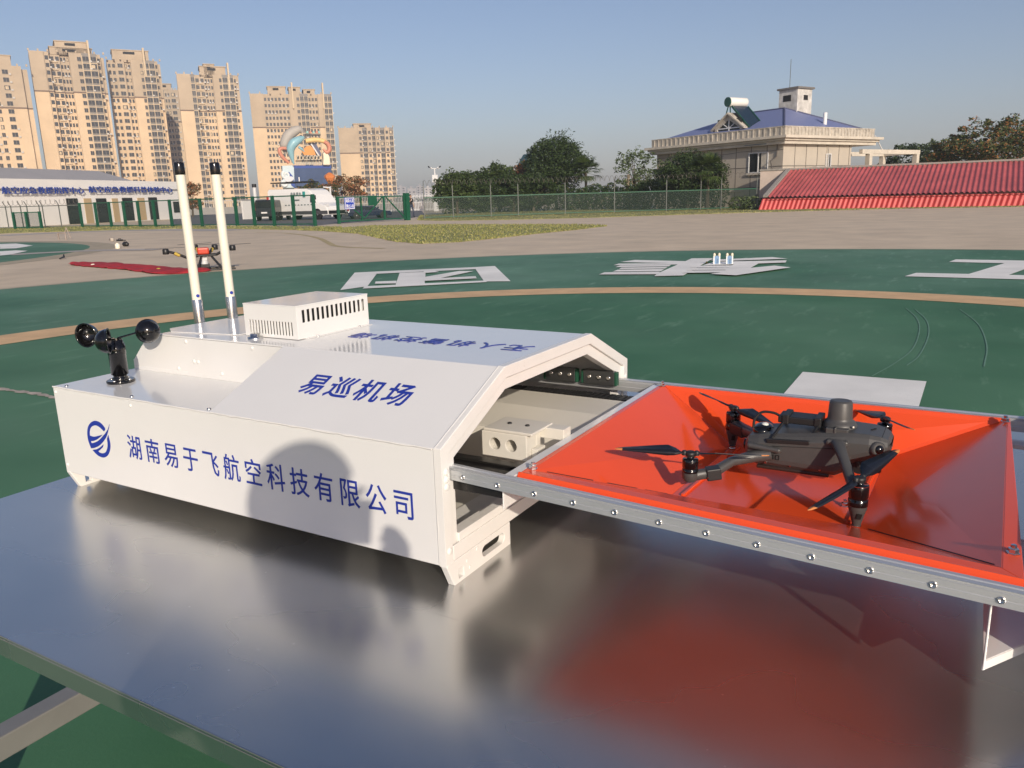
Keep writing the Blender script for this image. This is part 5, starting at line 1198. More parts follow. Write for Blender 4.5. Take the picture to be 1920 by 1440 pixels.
# ================================================================== VEHICLES, SIGNS, PEOPLE AT THE FENCE
TYRE = mat('tyre_rubber', (.015, .015, .016), .8); RIMM = mat('wheel_rim', (.45, .45, .46), .35, .8); CGLASS = mat('car_glass', (.015, .02, .024), .08)
LAMPR = mat('red_tail_lamp', (.45, .015, .02), .3); LAMPW = mat('clear_head_lamp', (.7, .7, .7), .15)
def vehicle(name, label, cat, g, rot, Lc, Wc, prof, side_win, paint, wheels, wr, trims=(), front=None, tail=(), extras=None):
    """prof: side outline (x, z); the body narrows towards the roof"""
    t = thing(name, label, cat, g, rot); zmin = min(z for x, z in prof); zmax = max(z for x, z in prof); belt = zmin+(zmax-zmin)*.52
    def T(p):
        k = 0 if p.y < belt else (p.y-belt)/(zmax-belt); y = p.z*(1-.13*k); return Vector((p.x, y, p.y))
    mb = MB(); mb.plate([prof], lambda p: T(Vector((p.x, p.y, p.z-Wc/2))), Wc); B = mb.build('body', paint, t, .05, 3)
    for q in side_win:
        for s in (-1, 1):
            mb = MB(); mb.plate([q], lambda p, s=s: T(Vector((p.x, p.y, 0)))+Vector((0, s*(Wc/2*(1-.13*max(0, (p.y-belt)/(zmax-belt)))+.004+p.z), 0)), .012); mb.build('window', CGLASS, B)
    for x in wheels:
        for s in (-1, 1):
            mb = MB(); mb.lathe([(wr*.62, -.10), (wr*.94, -.11), (wr, -.07), (wr, .07), (wr*.94, .11), (wr*.62, .10)], 24, 0, (x, s*(Wc/2-.10), wr), (0, 1, 0)); W_o = mb.build('wheel', TYRE, t)
            mb = MB(); mb.lathe([(wr*.61, 0), (wr*.6, .03), (wr*.25, .045), (.02, .05)], 16, 0, (x, s*(Wc/2-.04), wr), (0, s, 0)); mb.build('rim', RIMM, W_o)
            mb = MB(); mb.lathe([(wr*1.14, 0), (wr*1.14, .006)], 24, 0, (x, s*(Wc/2+.001), wr*1.02), (0, s, 0)); mb.build('wheel_arch', MATTBLACK, B)
    for (x0, x1, y0, y1, z0, z1, nm, m_) in trims: MB().box(x0, x1, y0, y1, z0, z1).build(nm, m_, B)
    if extras: extras(t, B)
    return t
VW = mat('white_van_paint', (.80, .79, .77), .3, coat=.3, var=.03); VB_ = mat('black_car_paint', (.012, .012, .014), .2, coat=.5); VBL = mat('dark_blue_car_paint', (.008, .016, .06), .2, coat=.5)
g0, g1 = G(507, 413), G(618, 411.5); f = Facade(g0, g1); Lc = f.len; sc = Lc/6.0
ZS = .84
def sp(P): return [(x*sc, z*sc*ZS) for x, z in P]
def van_x(t, B):
    Wc = 2.05*sc
    Tl = lambda u, z: (lambda p: Vector((u*sc+p.x, -Wc/2-.03-p.z, z*sc+p.y)))
    TEAL = mat('teal_emblem', (.03, .30, .28), .5); GRT = mat('grey_van_lettering', (.12, .17, .17), .5)
    lettering('van_lettering', '应急通信', GRT, B, Tl(2.55, 1.78), 1.05*sc, .17*sc, 1.3, .02, .008)
    MB().box(3.75*sc, 4.0*sc, -Wc/2-.04, -Wc/2-.02, 1.62*sc, 1.98*sc).build('emblem', TEAL, B)
    MB().box(2.6*sc, 3.4*sc, -Wc/2-.035, -Wc/2-.02, 1.38*sc, 1.44*sc).build('stripe', GRT, B)
    for k in range(9): MB().box((1.9+k*.32)*sc, (2.05+k*.32)*sc, -Wc/2-.035, -Wc/2-.02, 1.03*sc, 1.09*sc).build('stripe_dash', GRT, B)
    MB().box(-.015, .0, -.7*sc, .7*sc, 1.9*sc, 2.1*sc).build('rear_stripe', LAMPR, B)
    MB().box(.02*sc, .14*sc, -Wc/2-.03, -Wc/2+.1, 1.0*sc, 1.75*sc).build('tail_lamp', LAMPR, B)
    mb = MB(); mb.box(.3*sc, 3.6*sc, -.8*sc, .8*sc, 2.62*sc, 2.70*sc); mb.build('roof_rack', MATTBLACK, t)
    mb = MB(); mb.lathe([(.02, 0), (.34, .12), (.40, .3)], 18, 0, (1.5*sc, 0, 2.72*sc), (.3, -.5, .8)); mb.build('roof_dish', VW, t)
    MB().lathe([(.05, 0), (.05, .4)], 8, 0, (2.2*sc, .3, 2.7*sc)).build('roof_mast', VW, t)
vehicle('white_van', 'white high roofed van with grey lettering parked behind the green fence', 'van', g0+f.n*-1.0, f.rot, Lc, 2.05*sc,
        sp([(0, .38), (6.0, .38), (6.02, .85), (5.85, 1.12), (5.05, 1.42), (4.62, 2.10), (4.30, 2.46), (3.9, 2.6), (.15, 2.62), (.02, 2.45)]),
        [sp([(4.72, 1.45), (5.02, 1.42), (4.62, 2.02), (4.42, 2.06), (4.42, 1.45)])], VW, (1.05*sc, 5.05*sc), .36*sc,
        ((0, 6.03*sc, -1.032*sc, -1.026*sc, .38*sc, .62*sc, 'skirt', mat('grey_plastic_trim', (.06, .06, .065), .6)), (5.86*sc, 6.06*sc, -.9*sc, .9*sc, .40*sc, .62*sc, 'bumper', MATTBLACK), (5.72*sc, 5.92*sc, -1.0*sc, -.7*sc, .9*sc, 1.08*sc, 'headlight', LAMPW), (4.85*sc, 5.05*sc, -1.25*sc, -1.06*sc, 1.42*sc, 1.7*sc, 'mirror', MATTBLACK)), extras=van_x)
g0, g1 = G(483, 413), G(512, 415.5); f = Facade(g0, g1); rot = f.rot+1.05
vehicle('black_people_carrier', 'black people carrier seen from behind, left of the white van', 'car', G(497, 414.5), math.pi/2-azel(497, 400)[0]-.35, 4.6, 1.75,
        [(0, .35), (4.6, .35), (4.6, .85), (3.7, 1.05), (3.0, 1.68), (.25, 1.72), (.05, 1.1)], [[(.4, 1.1), (2.0, 1.1), (1.95, 1.58), (.45, 1.6)], [(2.1, 1.1), (3.35, 1.08), (2.85, 1.56), (2.08, 1.58)]], VB_, (.85, 3.7), .32,
        ((-.03, .03, -.70, .70, 1.12, 1.6, 'rear_window', CGLASS), (-.02, .12, -.92, -.72, .85, 1.5, 'tail_lamp', LAMPR), (-.02, .12, .72, .92, .85, 1.5, 'tail_lamp', LAMPR), (-.02, .0, -.25, .25, .62, .74, 'number_plate', VW)))
g0, g1 = G(656, 411), G(738, 408); f = Facade(g0, g1); Lc = f.len; sc = Lc/4.5
vehicle('dark_blue_car', 'dark blue hatchback parked behind the mesh gate', 'car', g0+f.n*-1.2, f.rot, Lc, 1.8*sc,
        sp([(0, .32), (4.5, .32), (4.52, .62), (4.35, .82), (3.35, .98), (2.7, 1.46), (.75, 1.52), (.12, 1.15), (.0, .8)]), [sp([(.6, 1.03), (1.65, 1.0), (1.62, 1.40), (.85, 1.42)]), sp([(1.73, 1.0), (3.0, .98), (2.55, 1.36), (1.7, 1.40)])], VBL, (.85*sc, 3.65*sc), .32*sc,
        ((4.40*sc, 4.5*sc, -.85*sc, -.5*sc, .62*sc, .76*sc, 'headlight', LAMPW), (-.02, .06, -.86*sc, -.6*sc, .8*sc, 1.0*sc, 'tail_lamp', LAMPR), (3.0*sc, 3.15*sc, -1.02*sc, -.89*sc, 1.0*sc, 1.14*sc, 'mirror', VBL)))
# surveillance mast
def mast(label, px, by, dist, top, boxes):
    t = thing('camera_mast', label, 'camera mast', at_dist(px, dist), -azel(px, 355)[0]); H = zat(px, top, dist)
    MB().tube([(0, 0, 0), (0, 0, H)], [.11, .08], 12).build('pole', PM, t)
    for z0, z1, w_ in boxes: MB().box(-w_, w_, -.28, -.09, z0, z1).build('control_box', PM, t, .01)
    mb = MB(); mb.bar((-.45, 0, H-.05), (.5, 0, H-.05), .07, .07); mb.build('crossbar', PM, t)
    for s in (-1, 1):
        MB().bar((s*.35, -.35, H+.02), (s*.40, .08, H+.06), .14, .13).build('camera', PM, t, .01); MB().bar((s*.56, -.1, H+.05), (s*.64, .06, H+.2), .15, .05).build('flood_lamp', MATTBLACK, t)
    return t
dm = hd(G(816, 398)); mast('tall white mast with two cameras and a white box beside the hedge', 816.5, 398, dm, 315, ((zat(816, 342, dm), zat(816, 328, dm), .3), (.1, 1.1, .25)))
dm = hd(G(478, 412)); t = thing('bollard_mast', 'short white pole with dark cap left of the white van', 'post', at_dist(477, dm), 0); H = zat(477, 345, dm); MB().tube([(0, 0, 0), (0, 0, H-.3)], .17, 12).build('pole', PM, t); MB().tube([(0, 0, H-.3), (0, 0, H)], .2, 12).build('cap', MATTBLACK, t)
dm = 82; t = thing('lamp_camera_post', 'white post with small camera below the orange sculpture', 'camera post', at_dist(619, dm), -azel(619, 355)[0]); H = zat(619, 350, dm); MB().tube([(0, 0, 0), (0, 0, H)], .09, 10).build('pole', PM, t); MB().bar((0, -.05, H-.1), (-.65, -.25, H-.02), .12, .12).build('camera', PM, t); MB().box(-.25, .15, -.25, -.08, H-2.0, H-1.2).build('control_box', PM, t)
dm = 200; t = thing('cone_sculpture', 'orange cone shaped sculpture on a pole above the autumn trees', 'sculpture', at_dist(620, dm), 0); H = zat(620, 323, dm); h0 = zat(620, 346, dm)
MB().lathe([(.3, h0), (.45, h0+.2), (1.25, h0+(H-h0)*.55), (1.3, h0+(H-h0)*.72), (.55, H-.2), (.05, H)], 8, 0, (0, 0, 0), (0, 0, 1), False).build('cone', mat('orange_sculpture', (.62, .20, .05), .5), t); MB().tube([(0, 0, 0), (0, 0, h0)], .2, 8).build('pole', PM, t)
# the aquatic show sign
SD = 250; sA, sB = at_dist(552, SD), at_dist(622, SD+2); sf = Facade(sA, sB); SG_ = thing('show_sign', 'colourful sign with a leaping blue dolphin over a large blue screen', 'sign', sf.g0, sf.rot)
def sq(px, py): return Vector((sf(px, py)[0], 0, sf(px, py)[1]))
def slab(P, y0, y1, m, name, par=SG_, bev=0):
    mb = MB(); mb.plate([[(sq(*p).x, sq(*p).z) for p in P]], lambda p: Vector((p.x, y1-p.z, p.y)), y1-y0); return mb.build(name, m, par, bev)
SKB = mat('screen_navy', (.012, .055, .28), .35); SKB2 = mat('screen_face', (.035, .07, .16), .18, var=.2, vscale=.2); WAVE = mat('pale_blue_panel', (.50, .60, .64), .5); DOL = mat('dolphin_blue', (.24, .44, .50), .35, var=.12, vscale=.4); SHELLG = mat('grey_fan', (.40, .37, .33), .6); SORG = mat('sign_orange', (.65, .27, .06), .5); SCOR = mat('sign_coral', (.55, .22, .14), .5); SYEL = mat('sign_yellow', (.72, .50, .20), .5)
s_ = zat(560, 310, SD)
slab([(551, 315), (621, 311), (622, 352), (552, 353)], 0, 2.0, SKB2, 'screen'); slab([(551, 310), (620, 310), (621, 315), (551, 315.5)], -.1, 2.1, SKB, 'screen_header')
slab([(529, 311), (550.5, 310), (552, 352), (531, 352)], -.4, 1.6, WAVE, 'side_panel')
mb = MB()
for cx_, cy_, r_ in ((536, 328, 7.5), (534, 344, 6)):
    pts = []
    for k in range(34): a = k/33*5.6*math.pi/2+2.2; r = r_*(1-.8*k/33); q = sq(cx_+math.cos(a)*r, cy_-math.sin(a)*r); pts.append((q.x, -.5, q.z))
    mb.tube(pts, [.55*(1-.6*k/33) for k in range(34)], 6)
mb.build('wave_scroll', mat('white_scroll', (.66, .70, .70), .5), SG_)
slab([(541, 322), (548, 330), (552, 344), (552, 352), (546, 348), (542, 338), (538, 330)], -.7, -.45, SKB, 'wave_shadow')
def tubepx(P, rad, m, name, y=-1.0, n=12, par=SG_):
    Q = smooth_path([(sq(*p).x, y, sq(*p).z) for p in P], 5); k = len(Q); r = [.46*np.interp(i/(k-1), np.linspace(0, 1, len(rad)), rad) for i in range(k)]
    return MB().tube(Q, r, n).build(name, m, par)
tubepx([(549, 309), (545, 295), (543, 280), (549, 269), (560, 262), (568, 258)], [.3, 1.5, 2.6, 2.9, 2.2, .7], DOL, 'dolphin', -2.0, 14)
tubepx([(556, 277), (562, 281), (567, 286)], [.8, .7, .2], DOL, 'dolphin_fin', -3.5, 8)
tubepx([(536, 289), (534, 272), (541, 255), (552, 246), (562, 243), (568, 248)], [.6, 3.0, 3.4, 3.0, 2.4, 1.2], SHELLG, 'fan_roof', 0.6, 14)
tubepx([(541, 306), (529, 295), (523, 284), (526, 279), (536, 279), (540, 283)], [1.0, 1.2, 1.2, 1.1, 1.0, .6], SCOR, 'coral_arm', -1.0)
tubepx([(572, 265), (584, 263), (596, 263), (608, 266), (615, 273), (617, 282), (611, 287)], [1.4, 1.6, 1.5, 1.5, 1.5, 1.5, .8], SYEL, 'arch', -.8)
tubepx([(606, 266), (614, 272), (616, 281), (611, 286), (604, 280)], [1.2, 1.4, 1.4, 1.2, .5], SCOR, 'coral_arm', -1.3)
slab([(566, 285), (573, 275), (582, 273), (588, 280), (592, 291), (570, 291)], -.3, .6, SORG, 'orange_panel')
slab([(578, 268), (592, 268), (603, 288), (602, 293), (594, 290), (584, 274)], .2, 1.2, mat('slate_panel', (.09, .10, .17), .5), 'slate_panel')
mb = MB(); A, B = sq(583, 270), sq(598, 293); mb.bar((A.x, -.2, A.z), (B.x, -.2, B.z), .5, .4); mb.build('white_rail', PM, SG_)
slab([(604, 310), (605, 297), (604, 289), (607, 284), (611, 283), (614, 289), (617, 296), (618, 310)], -1.4, .8, mat('cream_figure', (.75, .68, .52), .5), 'cream_column', bev=.3)
LGT = mat('steel_letter', (.44, .41, .34), .5)
mb = MB()
for k in range(7): A, B = sq(555.5+k*6.4, 291.5), sq(560.2+k*6.4, 300); mb.box(A.x, B.x, -.9, -.4, B.z, A.z); mb.box(A.x+.25, A.x+.55, -.95, -.9001, B.z+.3, A.z-.25, 1); mb.box(B.x-.5, B.x-.25, -.95, -.9001, B.z+.2, A.z-.5, 1)
mb.build('letter_row', [LGT, HOLE], SG_)['kind'] = 'stuff'
mb = MB()
for k in range(15): A, B = sq(554.5+k*3.2, 303.5), sq(556.8+k*3.2, 309); mb.box(A.x, B.x, -.8, -.4, B.z, A.z)
mb.build('letter_row', LGT, SG_)['kind'] = 'stuff'
A, B = sq(554, 301.2), sq(601, 302.6); MB().box(A.x, B.x, -1, 0, B.z, A.z).build('shelf', HOLE, SG_)
for k, (px, c_) in enumerate(((575, 'a'), (581, 'b'), (587, 'a'), (593, 'b'), (597, 'a'))):
    A, B = sq(px-2.5, 246), sq(px+2.5, 250.5); MB().plate([[(A.x, B.z+.6), (B.x, B.z+.6), ((A.x+B.x)/2, B.z-.6+.0), ]] if False else [[(A.x, B.z), (B.x, B.z), (B.x-.2, A.z), (A.x+.2, A.z)]], lambda p: Vector((p.x, -1+p.z, p.y)), 1.0).build('pennant', SCOR if c_ == 'b' else mat('pale_teal', (.25, .45, .40), .5), SG_)
A, B = sq(572, 252), sq(600, 254.5); MB().box(A.x, B.x, -1.2, .2, B.z, A.z).build('canopy', mat('dark_canopy', (.03, .04, .05), .6), SG_)
for px in (578, 595): A, B = sq(px, 254.5), sq(px+1.5, 263); MB().box(A.x, B.x, -.6, -.2, B.z, A.z).build('canopy_post', PM, SG_)
mb = MB(); A = sq(551, 353); B = sq(622, 353); mb.box(A.x+2, A.x+3, .5, 1.5, 0, A.z+1); mb.box(B.x-3, B.x-2, .5, 1.5, 0, A.z+1); A = sq(532, 352); mb.box(A.x, A.x+3, 0, 1.2, 0, A.z+.5); mb.build('support', GPOST, SG_)
# ================================================================== PEOPLE
SKIN = mat('skin', (.42, .26, .18), .55); HAIR = mat('dark_hair', (.012, .010, .009), .55); TEE = mat('black_shirt', (.014, .014, .016), .8); JEAN = mat('dark_blue_jeans', (.03, .04, .07), .8); SHOE = mat('dark_shoes', (.02, .018, .016), .6); PRINT = mat('white_print', (.7, .7, .7), .7)
def skinned(nodes, edges, mats, pick, name, parent, sub=2):
    """one continuous body: nodes {name: (xyz, radius)} joined by edges, materials picked by place"""
    keys = list(nodes); me = bpy.data.meshes.new(name); me.from_pydata([nodes[k][0] for k in keys], [(keys.index(a), keys.index(b)) for a, b in edges], []); o = bpy.data.objects.new(name, me); COL.objects.link(o)
    m = o.modifiers.new('skin', 'SKIN'); sv = me.skin_vertices[0].data
    for i, k in enumerate(keys):
        r = nodes[k][1]; sv[i].radius = r if isinstance(r, tuple) else (r, r); sv[i].use_root = (k == 'pelvis')
    s = o.modifiers.new('sub', 'SUBSURF'); s.levels = s.render_levels = sub
    bpy.context.view_layer.update(); m2 = bpy.data.meshes.new_from_object(o.evaluated_get(bpy.context.evaluated_depsgraph_get())); bpy.data.objects.remove(o)
    m2.name = name
    for q in mats: m2.materials.append(q)
    for p in m2.polygons: p.use_smooth = True; p.material_index = pick(p.center)
    r = bpy.data.objects.new(name, m2); COL.objects.link(r); r.parent = parent; return r
def person(label, loc, rz, H, J, hair, clothes, extra=None):
    """J: joint positions in metres for a 1.75 m figure, facing -Y"""
    k = H/1.75; t = thing('person', label, 'person', loc, rz); N = {}
    rad = {'pelvis': (.135, .105), 'waist': (.125, .095), 'chest': (.15, .11), 'neck0': .062, 'neck': .052, 'head0': .068, 'head1': (.080, .092), 'head2': (.076, .088), 'head3': .045, 'nose': .014}
    for s in 'lr': rad.update({'hip'+s: .095, 'knee'+s: .06, 'ankle'+s: .042, 'heel'+s: .042, 'toe'+s: .036, 'sho'+s: .062, 'elb'+s: .042, 'wri'+s: .030, 'palm'+s: (.040, .018)})
    for s in 'lr':
        for i in range(5): rad['f%d%s' % (i, s)] = .0095; rad['g%d%s' % (i, s)] = .0082
    for q, p in J.items(): N[q] = (Vector(p)*k, tuple(x*k for x in rad[q]) if isinstance(rad[q], tuple) else rad[q]*k)
    E = [('pelvis', 'waist'), ('waist', 'chest'), ('chest', 'neck0'), ('neck0', 'neck'), ('neck', 'head0'), ('head0', 'head1'), ('head1', 'head2'), ('head2', 'head3')]
    for s in 'lr':
        E += [('pelvis', 'hip'+s), ('hip'+s, 'knee'+s), ('knee'+s, 'ankle'+s), ('ankle'+s, 'heel'+s), ('heel'+s, 'toe'+s), ('chest', 'sho'+s), ('sho'+s, 'elb'+s), ('elb'+s, 'wri'+s), ('wri'+s, 'palm'+s)]
        for i in range(5):
            if 'f%d%s' % (i, s) in N: E += [('palm'+s if i else 'wri'+s, 'f%d%s' % (i, s)), ('f%d%s' % (i, s), 'g%d%s' % (i, s))]
    zs0, zsk = clothes; sh_ = [N['elb'+s][0] for s in 'lr']
    def pick(c):
        if c.z < .09*k: return 3
        if c.z < N['pelvis'][0].z+.02*k and min((c-N['wri'+s][0]).length for s in 'lr') > .17*k: return 2
        if c.z > N['neck0'][0].z+.015*k: return 0
        for s in 'lr':
            a, b, e = N['elb'+s][0], N['wri'+s][0], N['sho'+s][0]
            if (c-b).length < (c-e).length and min((c-b).length, (c-a.lerp(b, .5)).length, (c-N['palm'+s][0]).length, (c-a.lerp(b, .2)).length) < .11*k: return 0
            if (c-N['palm'+s][0]).length < .13*k: return 0
        return 1
    B = skinned(N, E, [SKIN, TEE, JEAN, SHOE], pick, 'body', t)
    h = N['head2'][0]; hm = MB(); f = (N['nose_dir'][0] if 'nose_dir' in N else Vector((0, -1, 0)))
    hm.ball(h+Vector((0, .016, .012))*k, .102*k, 22, 12, 0, (.86, 1.02, 1.0)); hv = [v for v in hm.v]
    # trim the cap away from the face
    hm.v = [tuple(Vector(v) if not (v[1] < h.y-.035*k and v[2] < h.z+.035*k) else Vector((v[0]*.0+h.x+(v[0]-h.x)*.7, h.y-.03*k, max(v[2], h.z+.03*k)))) for v in hm.v]
    hm.build('hair', HAIR, t)
    fc_ = MB(); hc = N['head1'][0]; fy = -.092*k
    fc_.ball(hc+Vector((0, fy-.004*k, .008*k)), .016*k, 10, 6, 0, (.8, 1, 1.3))
    for s in (-1, 1): fc_.ball(hc+Vector((s*.080*k, .008*k, .012*k)), .022*k, 10, 6, 0, (.4, .8, 1.3))
    fc_.build('nose_and_ears', SKIN, B); ey = MB()
    for s in (-1, 1): ey.ball(hc+Vector((s*.032*k, fy+.004*k, .038*k)), .009*k, 8, 6, 0, (1.3, .7, .7))
    ey.bar(hc+Vector((-.022*k, fy+.005*k, -.038*k)), hc+Vector((.022*k, fy+.005*k, -.038*k)), .008*k, .008*k); ey.build('eyes_and_mouth', HAIR, B)
    if extra: extra(t, B, k)
    return t
def fingers(J, s, wri, palm, d, side, up, curl=.5):
    """five fingers from the palm along d, thumb from its side"""
    P, d, side, up = Vector(palm), Vector(d).normalized(), Vector(side).normalized(), Vector(up).normalized()
    for i in range(1, 5):
        o = side*(.026-.0175*(i-1)); L_ = (.040, .046, .042, .033)[i-1]
        a = P+o*1.0+d*(.035+L_*.5)-up*.012*curl; b = a+d*L_*.55*(1-curl*.5)-up*L_*curl; J['f%d%s' % (i, s)] = a; J['g%d%s' % (i, s)] = b
    a = Vector(wri)*.55+P*.45+side*.040+d*.015; J['f0'+s] = a; J['g0'+s] = a+side*.012+d*.035-up*.012*curl
def std():
    return {'pelvis': (0, .01, .95), 'waist': (0, 0, 1.10), 'chest': (0, .005, 1.34), 'neck0': (0, .01, 1.47), 'neck': (0, 0, 1.53), 'head0': (0, -.012, 1.575), 'head1': (0, -.012, 1.625), 'head2': (0, -.004, 1.675), 'head3': (0, .0, 1.715)}
J = std(); J.update({'hipl': (.09, .01, .88), 'hipr': (-.09, .01, .88), 'kneel': (.11, -.13, .50), 'kneer': (-.09, .05, .49), 'anklel': (.12, -.15, .10), 'ankler': (-.09, .24, .14), 'heell': (.12, -.12, .05), 'heelr': (-.09, .28, .09), 'toel': (.13, -.29, .036), 'toer': (-.10, .13, .036),
    'shol': (.19, .01, 1.40), 'shor': (-.19, .01, 1.40), 'elbl': (.25, .08, 1.13), 'elbr': (-.24, -.08, 1.14), 'wril': (.25, .02, .90), 'wrir': (-.15, -.27, 1.30), 'palml': (.25, .0, .82), 'palmr': (-.11, -.28, 1.38)})
fingers(J, 'l', J['wril'], J['palml'], (0, -.1, -1), (0, -1, 0), (1, 0, 0)); fingers(J, 'r', J['wrir'], J['palmr'], (.3, 0, 1), (1, 0, 0), (0, 1, 0))
def shirt_mark(t, B, k): MB().box(-.07*k, .05*k, -.118*k, -.108*k, 1.30*k, 1.36*k).build('shirt_print', PRINT, B)
pg = G(772, 407); person('person walking in black shirt and dark jeans beyond the gate', pg, -azel(772, 400)[0]+.5, zat(772, 365, hd(pg)), J, HAIR, (0, 0), shirt_mark)
# the photographer, whose shadow lies on the dock
J = std(); J.update({'hipl': (.09, .01, .88), 'hipr': (-.09, .01, .88), 'kneel': (.10, -.03, .49), 'kneer': (-.11, .0, .49), 'anklel': (.11, .02, .09), 'ankler': (-.13, .03, .09), 'heell': (.11, .04, .05), 'heelr': (-.13, .05, .05), 'toel': (.13, -.13, .036), 'toer': (-.17, -.11, .036),
    'shol': (.19, .01, 1.40), 'shor': (-.19, .01, 1.40)})
PH = Vector((1.985, -1.18, 0)); PHH = 1.635; kk = PHH/1.75
def loc_(p): return (Vector(p)-PH)/kk
lens = CAM-CF*.012
pc = lens+CR*.055+CU*.012-CF*.006                     # phone centre, lens in its corner
hl, hr = loc_(pc-CR*.105-CU*.02-CF*.015), loc_(pc+CR*.128+CU*-.066-CF*.02)
# facing -Y in the local frame is turned to face the dock (+Y): rotate by pi, so flip x and y
flip = lambda v: Vector((-v.x, -v.y, v.z))
hl, hr = flip(hl), flip(hr)
J['palml'], J['palmr'] = hr if hr.x > hl.x else hl, hl if hr.x > hl.x else hr
for s, sx in (('l', 1), ('r', -1)):
    P = Vector(J['palm'+s]); J['wri'+s] = P+Vector((.02*sx, .075, -.06)); J['elb'+s] = Vector(J['sho'+s]).lerp(J['wri'+s], .5)+Vector((.10*sx, .04, -.12))
    fingers(J, s, J['wri'+s], J['palm'+s], (-.75*sx, -.45, .25), (0, -.2, 1), (sx*.2, -1, 0), .4)
person('person in a black shirt holding up a phone to photograph the dock', PH, math.pi, PHH, J, HAIR, (0, 0))
PHN = thing('mobile_phone', 'black mobile phone held up in both hands by the photographer', 'phone', (0, 0, 0))
mb = MB(); T = lambda p: pc+CR*p.x+CU*p.y-CF*(p.z+.004)
mb.box(-.074, .074, -.036, .036, 0, .008, 0, T); mb.build('phone_body', MATTBLACK, PHN, .001)
mb = MB(); mb.box(-.070, .070, -.032, .032, .0082, .0088, 0, T); mb.build('screen', BLACK, PHN)
# ================================================================== THINGS LYING ON THE APRON
HO = mat('orange_red_hull', (.55, .05, .02), .35); CARB = mat('carbon_black', (.014, .014, .015), .4); YEL = mat('yellow_wrap', (.5, .36, .06), .5)
hb = G(385, 506); dh = hd(hb); HD = thing('heavy_lift_drone', 'large black drone with orange body on tall splayed legs on the apron', 'drone', hb, -azel(385, 480)[0]); z = lambda py: zat(385, py, dh)
m_px = dh/FPX/math.cos(azel(385, 480)[0]-YAW)
zb, zt = z(480), z(465)
mb = MB(); mb.box(-.22, .25, -.16, .16, zb, zb+.04); mb.build('frame_plate', CARB, HD, .01)
mb = MB(); mb.box(-.12, .12, -.10, .10, zb+.04, z(464)); mb.build('body', HO, HD, .03, 3)
for k, (dx, dy, zz2) in enumerate(((-.74, -.10, z(467)), (.60, -.18, z(465)), (-.16, .66, z(464)), (.25, .52, z(465)))):
    mid = Vector((dx*.45, dy*.45, zb-.02 if k == 0 else zb+.03)); end = Vector((dx, dy, zz2))
    A = MB().tube([(dx*.15, dy*.15, zb+.02), mid, mid.lerp(end, .5)+Vector((0, 0, .02)), end], [.035, .03, .028, .028], 10).build('arm', CARB, HD)
    q = mid.lerp(end, .35); MB().tube([q, mid.lerp(end, .6)+Vector((0, 0, .015))], .036, 10).build('arm_wrap', YEL, A)
    MB().lathe([(.06, -.07), (.065, -.06), (.065, .03), (.05, .045)], 16, 0, end).build('motor', CARB, HD)
    mb = MB(); pr = random.Random(k+7).uniform(0, 1.2) if k else .1
    for s in (-1, 1): mb.bar(end+Vector((0, 0, .055)), end+Vector((s*.40*math.cos(pr), s*.40*math.sin(pr), .062)), .05, .006)
    mb.build('propeller', CARB, HD)
for s in (-1, 1):
    for d in (-1, 1): MB().tube([(.10*d+.05, s*.12, zb), (.24*d+.10, s*.30, .03)], .020, 8).build('leg', CARB, HD)
    MB().tube([(-.42, s*.30, .02), (.62, s*.30, .02)], .018, 8).build('skid', CARB, HD)
mb = MB(); mb.ball((0, -.02, zb-.16), .09, 16, 10, 0, (.9, .9, 1.15)); mb.box(-.06, .06, -.08, .04, zb-.09, zb-.001); mb.build('payload', mat('white_payload', (.6, .6, .6), .4), HD)
MB().box(-.16, .10, -.12, .06, .05, .13).build('winch', CARB, HD, .01)
# red cloth strip crumpled in a long line
rr = random.Random(61); P = smooth_path([tuple(G(*q)) for q in ((131, 496), (165, 497), (215, 500), (258, 503), (300, 508), (340, 512), (392, 508))], 9)
mb = MB(); vs = []; w0 = [.06, .55, .7, .8, .75, .8, .85, .55, .3]
for i, p in enumerate(P):
    f = i/(len(P)-1); d = (P[min(i+1, len(P)-1)]-P[max(0, i-1)]).normalized(); r = Vector((d.y, -d.x, 0)); wd = np.interp(f, np.linspace(0, 1, len(w0)), w0)*.5
    for j in range(7):
        e = (j-3)/3; vs.append(p+r*(e*wd+rr.uniform(-.03, .03))+Vector((0, 0, .012+abs(rr.gauss(0, .022))+.06*(1-e*e)*(.3+.7*abs(math.sin(i*.7))))))
mb.add(vs, [(i*7+j, i*7+j+1, (i+1)*7+j+1, (i+1)*7+j) for i in range(len(P)-1) for j in range(6)], 0, True)
BN = tag(mb.build('red_banner', mat('red_cloth', (.36, .018, .025), .75, var=.25, vscale=4)), 'long crumpled red cloth banner lying on the apron', 'banner')
sm = BN.modifiers.new('sub', 'SUBSURF'); sm.levels = sm.render_levels = 1; so_ = BN.modifiers.new('solid', 'SOLIDIFY'); so_.thickness = .006
MB().ball(G(298, 510)+Vector((0, 0, .05)), .05, 10, 6, 0, (1.4, 1, .8)).build('knot', YEL, BN); MB().ball(G(175, 500)+Vector((0, 0, .04)), .045, 10, 6, 0, (1.6, 1, .7)).build('knot', IVORY, BN)
